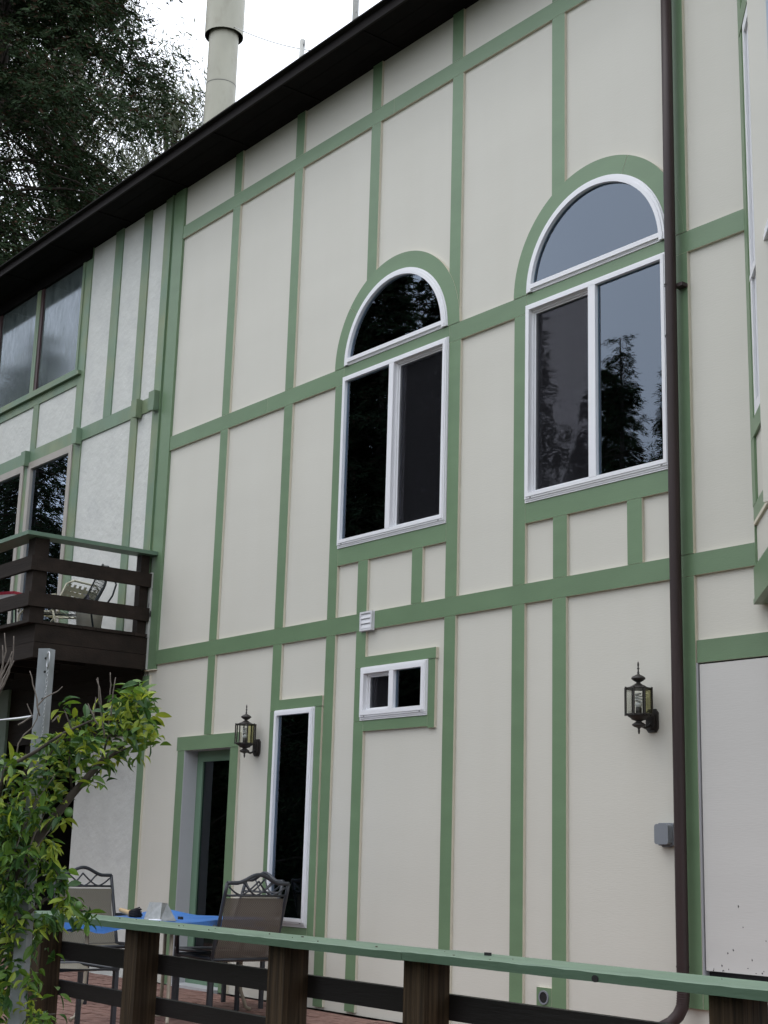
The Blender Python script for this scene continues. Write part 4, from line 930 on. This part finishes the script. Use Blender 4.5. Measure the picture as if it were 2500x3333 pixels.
for (x, y, z, r, n) in CLUSTERS:
    bright = rl.random()
    for k in range(n + n):
        d = Vector((rl.gauss(0, .5), rl.gauss(0, .5), rl.gauss(0, .5))); p = Vector((x, y, z)) + d * r
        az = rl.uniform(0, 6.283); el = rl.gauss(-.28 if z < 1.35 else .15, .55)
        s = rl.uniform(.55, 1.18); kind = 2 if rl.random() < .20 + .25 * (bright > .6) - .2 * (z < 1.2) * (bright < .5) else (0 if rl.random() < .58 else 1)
        rot = Matrix.Rotation(az, 4, 'Z') @ Matrix.Rotation(-el, 4, 'Y') @ Matrix.Rotation(rl.uniform(-1.2, 1.2), 4, 'X')
        allL.append((p, rot, s, kind * 3 + rl.randrange(3)))
rl.shuffle(allL)
fwd = F
allL.sort(key=lambda q: (q[0] - Vector((0, -7.2, 1.19))).dot(fwd) - .12 * q[2])
vis = [q for q in allL if (q[0] - Vector((0, -7.2, 1.19))).dot(Rr) / (q[0] - Vector((0, -7.2, 1.19))).dot(fwd) > -.272]
ind = vis[:300]; ids = set(id(q) for q in ind)
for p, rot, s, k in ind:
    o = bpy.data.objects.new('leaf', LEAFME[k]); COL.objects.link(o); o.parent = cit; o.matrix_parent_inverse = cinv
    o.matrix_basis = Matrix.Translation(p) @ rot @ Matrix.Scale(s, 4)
m = MB()
for q in allL:
    if id(q) in ids: continue
    T = Matrix.Translation(q[0]) @ q[1] @ Matrix.Scale(q[2], 4); v = q[3] % 3
    for f in leaf_faces(leaf_pts(.076, [.030, .034, .025][v], [.35, .6, .9][v], [.5, .9, 1.3][v])): m.quad([tuple(T @ Vector(a)) for a in f], q[3] // 3, True)
o = m.build('foliage', CIT); o.parent = cit; o.matrix_parent_inverse = cinv; o['kind'] = 'stuff'
m = MB()
for p in BARE: m.tube(*jag(p, .006, rt), 5)
m.tube([(-7.5, -4.4, -.45), (-7.45, -4.3, 1.0), BARE[0][0]], [.03, .02, .006], 7)
m.tube([(-7.45, -4.3, 1.0), BARE[1][0]], [.014, .006], 6); m.tube([(-7.45, -4.3, 1.0), BARE[5][0]], [.014, .006], 6); m.tube([Vector(BARE[0][1]) , BARE[3][0]], .005, 6)
tag(m.build('bare_shrub', TWIG), 'leafless grey shrub branches at the left edge below the balcony', 'shrub')

# ================================================================ TREES
def unit(a): return a / np.maximum(np.linalg.norm(a, axis=-1, keepdims=True), 1e-9)
def blades(C, Dv, L, Wd, rng):
    n = len(C); Dv = unit(Dv); r = unit(rng.normal(size=(n, 3))); Wv = unit(np.cross(Dv, r)) * (Wd[:, None] * .5); Lv = Dv * L[:, None]
    V = np.empty((n, 4, 3)); V[:, 0] = C; V[:, 1] = C + Lv * .45 + Wv; V[:, 2] = C + Lv; V[:, 3] = C + Lv * .45 - Wv
    return V.reshape(-1, 3)
def conifer(name, label, loc, H, R, nb, ns, seed, blade=(.16, .024), z0=.12, mats=None, droop=.30, group=None, gap=.0, power=.8, spray=1.0):
    rng = np.random.default_rng(seed)
    t = thing(name, label, 'tree', loc, 0, group)
    tk = MB(); rr = random.Random(seed); tr = H * .010 + .05
    tk.tube([(rr.uniform(-.05, .05), rr.uniform(-.05, .05), H * k / 8) for k in range(9)], [tr * (1 - .93 * k / 8) for k in range(9)], 10)
    Cs, Ds, Ls, Ws = [], [], [], []
    for b in range(nb):
        h = z0 + (1 - z0) * rng.random() ** .85
        ln = R * (1 - h) ** power * rng.uniform(.55, 1.12) + .15; a = rng.uniform(0, 2 * np.pi)
        out_ = np.array([np.cos(a), np.sin(a), 0]); side = np.array([-np.sin(a), np.cos(a), 0])
        up = rng.uniform(-.1, .45) * (1 if h < .8 else 1.8)
        s = rng.random(ns) ** .65; s = .12 + .88 * s
        path = lambda q: out_ * ln * q[:, None] + np.array([0, 0, 1.0]) * (H * h + ln * (up * q - (droop + .25) * q ** 2))[:, None]
        J = max(5, int(ln * 4.5)); sj = np.sort(.05 + .95 * rng.random(J) ** .75); sj[-1] = 1.0; Pj = path(sj)
        sgn = np.where(np.arange(J) % 2 == 0, 1.0, -1.0)[:, None]
        Dj = unit(side * sgn * rng.uniform(.4, 1.1, (J, 1)) + out_ * rng.uniform(.35, .9, (J, 1)) + np.array([0, 0, 1.0]) * rng.uniform(-.75, -.05, (J, 1)))
        Lj = (ln * .30 * (1.15 - .7 * sj) + .16) * spray * rng.uniform(.6, 1.15, J)
        j = rng.integers(0, J, ns); tt = rng.random(ns) ** .8
        off = rng.normal(size=(ns, 3)) * .022 * (1 + ln * .25); P = Pj[j] + Dj[j] * (Lj[j] * tt)[:, None] + off + np.array([0, 0, -1.0]) * (.22 * Lj[j] * tt ** 2)[:, None]
        q = unit(np.cross(Dj[j], np.array([0, 0, 1.0]))) * np.where(rng.random(ns) < .5, 1.0, -1.0)[:, None]
        Cs.append(P); Ds.append(Dj[j] * .75 + q * .65 + rng.normal(size=(ns, 3)) * .22 + np.array([0, 0, -.12]))
        Ls.append(blade[0] * rng.uniform(.5, 1.3, ns)); Ws.append(blade[1] * rng.uniform(.6, 1.3, ns))
        if b % 3 == 0:
            q = np.linspace(0, .92, 5); pp = path(q); tk.tube([tuple(x) for x in pp], [.012 + .022 * ln / 4 * (1 - k / 5) for k in range(5)], 5, cap=False)
    tk.build('trunk', BARK, t)
    V = blades(np.concatenate(Cs), np.concatenate(Ds), np.concatenate(Ls), np.concatenate(Ws), rng)
    mi = (rng.random(len(V) // 4) < .14).astype(int)
    quick_mesh('crown', V, 4, mats or [NEEDLE, NEEDLE2], mi, t)
    return t
def gum(name, label, loc, H, R, seed, ncl, nl, zlo, leaf=(.16, .024), mats=None, dens=None):
    rng = np.random.default_rng(seed); t = thing(name, label, 'tree', loc, 0); tk = MB()
    tk.tube([(0, 0, 0), (.1, .05, H * .4), (-.05, .1, H * .7), (0, 0, H * .97)], [.22, .16, .09, .015], 9)
    Cs, Ds, Ls, Ws = [], [], [], []
    for k in range(ncl):
        h = rng.uniform(zlo, 1.0); a = rng.uniform(0, 6.283); rad = R * math.sqrt(max(.05, 1 - ((h - zlo) / (1 - zlo)) ** 2.2)) * math.sqrt(rng.random())
        c = np.array([rad * np.cos(a), rad * np.sin(a), H * h]); tk.tube([(0, 0, max(.3, H * h - rad * .9 - .4)), tuple(c * [.55, .55, 1] - [0, 0, rad * .25]), tuple(c)], [.035, .02, .006], 5, cap=False)
        n = nl; sg = rng.uniform(.25, .5)
        off = rng.normal(size=(n, 3)) * sg; Cs.append(c + off)
        Ds.append(rng.normal(size=(n, 3)) * .45 + np.array([0, 0, -.8]) + unit(off) * .3); Ls.append(leaf[0] * rng.uniform(.6, 1.2, n)); Ws.append(leaf[1] * rng.uniform(.7, 1.2, n))
    tk.build('trunk', BARK, t)
    quick_mesh('crown', blades(np.concatenate(Cs), np.concatenate(Ds), np.concatenate(Ls), np.concatenate(Ws), rng), 4, mats or [GUM], None, t)
    return t
conifer('redwood_tree', 'dense dark redwood filling the upper left beyond the eave', (-24.3, 2.3, -.45), 27, 5.6, 920, 540, 3, (.12, .034), .30, power=.62, droop=.22, spray=1.15)
conifer('redwood_tree', 'second dark redwood just above the eave line left of the flue', (-26.3, 5.6, -.45), 15.0, 4.3, 560, 380, 4, (.11, .030), .3, power=.7)
# dense hedge across the garden, the dark mass in the lower windows
hd = MB(); hr = random.Random(2); hx = np.arange(-75, -13.9, 1.0)
for i in range(len(hx) - 1):
    hA, hB = [3.7 + .5 * math.sin(v * .9) + .3 * math.sin(v * 2.3) for v in (hx[i], hx[i + 1])]
    for a, b in [((-11.6, -.45), (-11.75, 2.4)), ((-11.75, 2.4), (-12.4, None)), ((-12.4, None), (-13.6, 0))]:
        za0, za1 = (a[1] if a[1] is not None else hA), (a[1] if a[1] is not None else hB); zb0, zb1 = (b[1] if b[1] is not None else hA), (b[1] if b[1] is not None else hB)
        hd.quad([(hx[i], a[0], za0), (hx[i + 1], a[0], za1), (hx[i + 1], b[0], zb1), (hx[i], b[0], zb0)])
hg = thing('hedge', 'tall dark hedge across the garden seen only as a dark reflection', 'hedge', (-40, -12, -.45)); hin = Matrix.Translation((40, 12, .45))
o = hd.build('hedge_core', leafmat('hedge_shade_leaf', (.012, .02, .010), .0)); o.parent = hg; o.matrix_parent_inverse = hin
rg = np.random.default_rng(12); n_ = 26000; X_ = rg.uniform(-70, -14, n_); Z_ = rg.uniform(-.3, 4.1, n_); Y_ = -11.6 - np.clip((Z_ - 2.2) * .45, 0, 2) + rg.normal(size=n_) * .12
o = quick_mesh('crown', blades(np.stack([X_, Y_, Z_], 1), rg.normal(size=(n_, 3)), np.full(n_, .2), np.full(n_, .07), rg), 4, [NEEDLE], None, hg); o.matrix_parent_inverse = hin
gum('gum_tree', 'pale sparse gum tree rising behind the redwoods near the flue', (-28.6, 8.4, -.45), 19.6, 3.0, 6, 150, 150, .45, (.22, .032))
gum('gum_tree', 'grey green gum tree showing through gaps in the redwood at the left', (-31.5, 7.2, -.45), 24, 4.5, 7, 260, 150, .4, (.22, .034))
# trees across the garden, seen in the windows
RT = [(-18.8, -13.4, 11.4, 2.6, 'reflected pointed redwood top in the right hand pane beside the downspout'), (-17.2, -13.8, 8.6, 2.3, 'lower redwood reflected beside the pointed one next to the downspout')]
proto = conifer('garden_redwood', RT[0][4], (RT[0][0], RT[0][1], -.45), 11.9, 2.7, 330, 95, 9, (.13, .015), .05, droop=.10, power=1.2, group='redwoods across the garden seen reflected in the windows')
def place(x, y, H, lab, rz, wide=1.0):
    o = dup(proto, (x, y, -.45), rz, lab, 'redwoods across the garden seen reflected in the windows'); s = H / 11.5; o.scale = (s * wide, s * wide, s); return o
place(-17.7, -13.7, 10.6, RT[1][4], 2.0)
place(-16.6, -14.4, 10.1, 'third redwood reflected low in the corner of the pane beside the downspout', 4.0)
place(-21.4, -13.3, 12.6, 'redwood reflected behind the dark insect screen beside the downspout', 5.1)
far = conifer('garden_redwood', 'tall dark redwood across the garden, reflected in the left hand windows', (-33, -12.6, -.45), 18.0, 4.4, 460, 150, 19, (.24, .036), .04, droop=.15, group='tall redwoods across the garden seen reflected in the windows')
def place_far(x, y, H, rz):
    o = dup(far, (x, y, -.45), rz, 'tall dark redwood across the garden, reflected in the left hand windows', 'tall redwoods across the garden seen reflected in the windows'); s = H / 18.0; o.scale = (s, s, s)
for k, (x, y, H) in enumerate([(-24.5, -14.5, 14.5), (-27.5, -13.0, 19.5), (-25.9, -12.9, 16.0), (-29.4, -13.2, 20), (-31, -15.0, 19), (-35, -13.5, 18), (-40, -16, 20), (-45, -13.0, 19), (-29, -18, 21), (-37, -19, 22), (-52, -15, 20), (-23.0, -17.5, 13.2)]):
    place_far(x, y, H, k * 1.3)
for k, (x, y, H) in enumerate([(-9, -17, 11), (-4, -18.5, 13), (2, -17, 12), (8, -16, 14), (13, -12, 12)]):  # unseen trees added on the slope to hold back light from behind
    place(x, y, H, 'unseen redwood added behind the photographer to block light', k * 1.7, 1.4)['group'] = 'unseen redwoods added to block light'
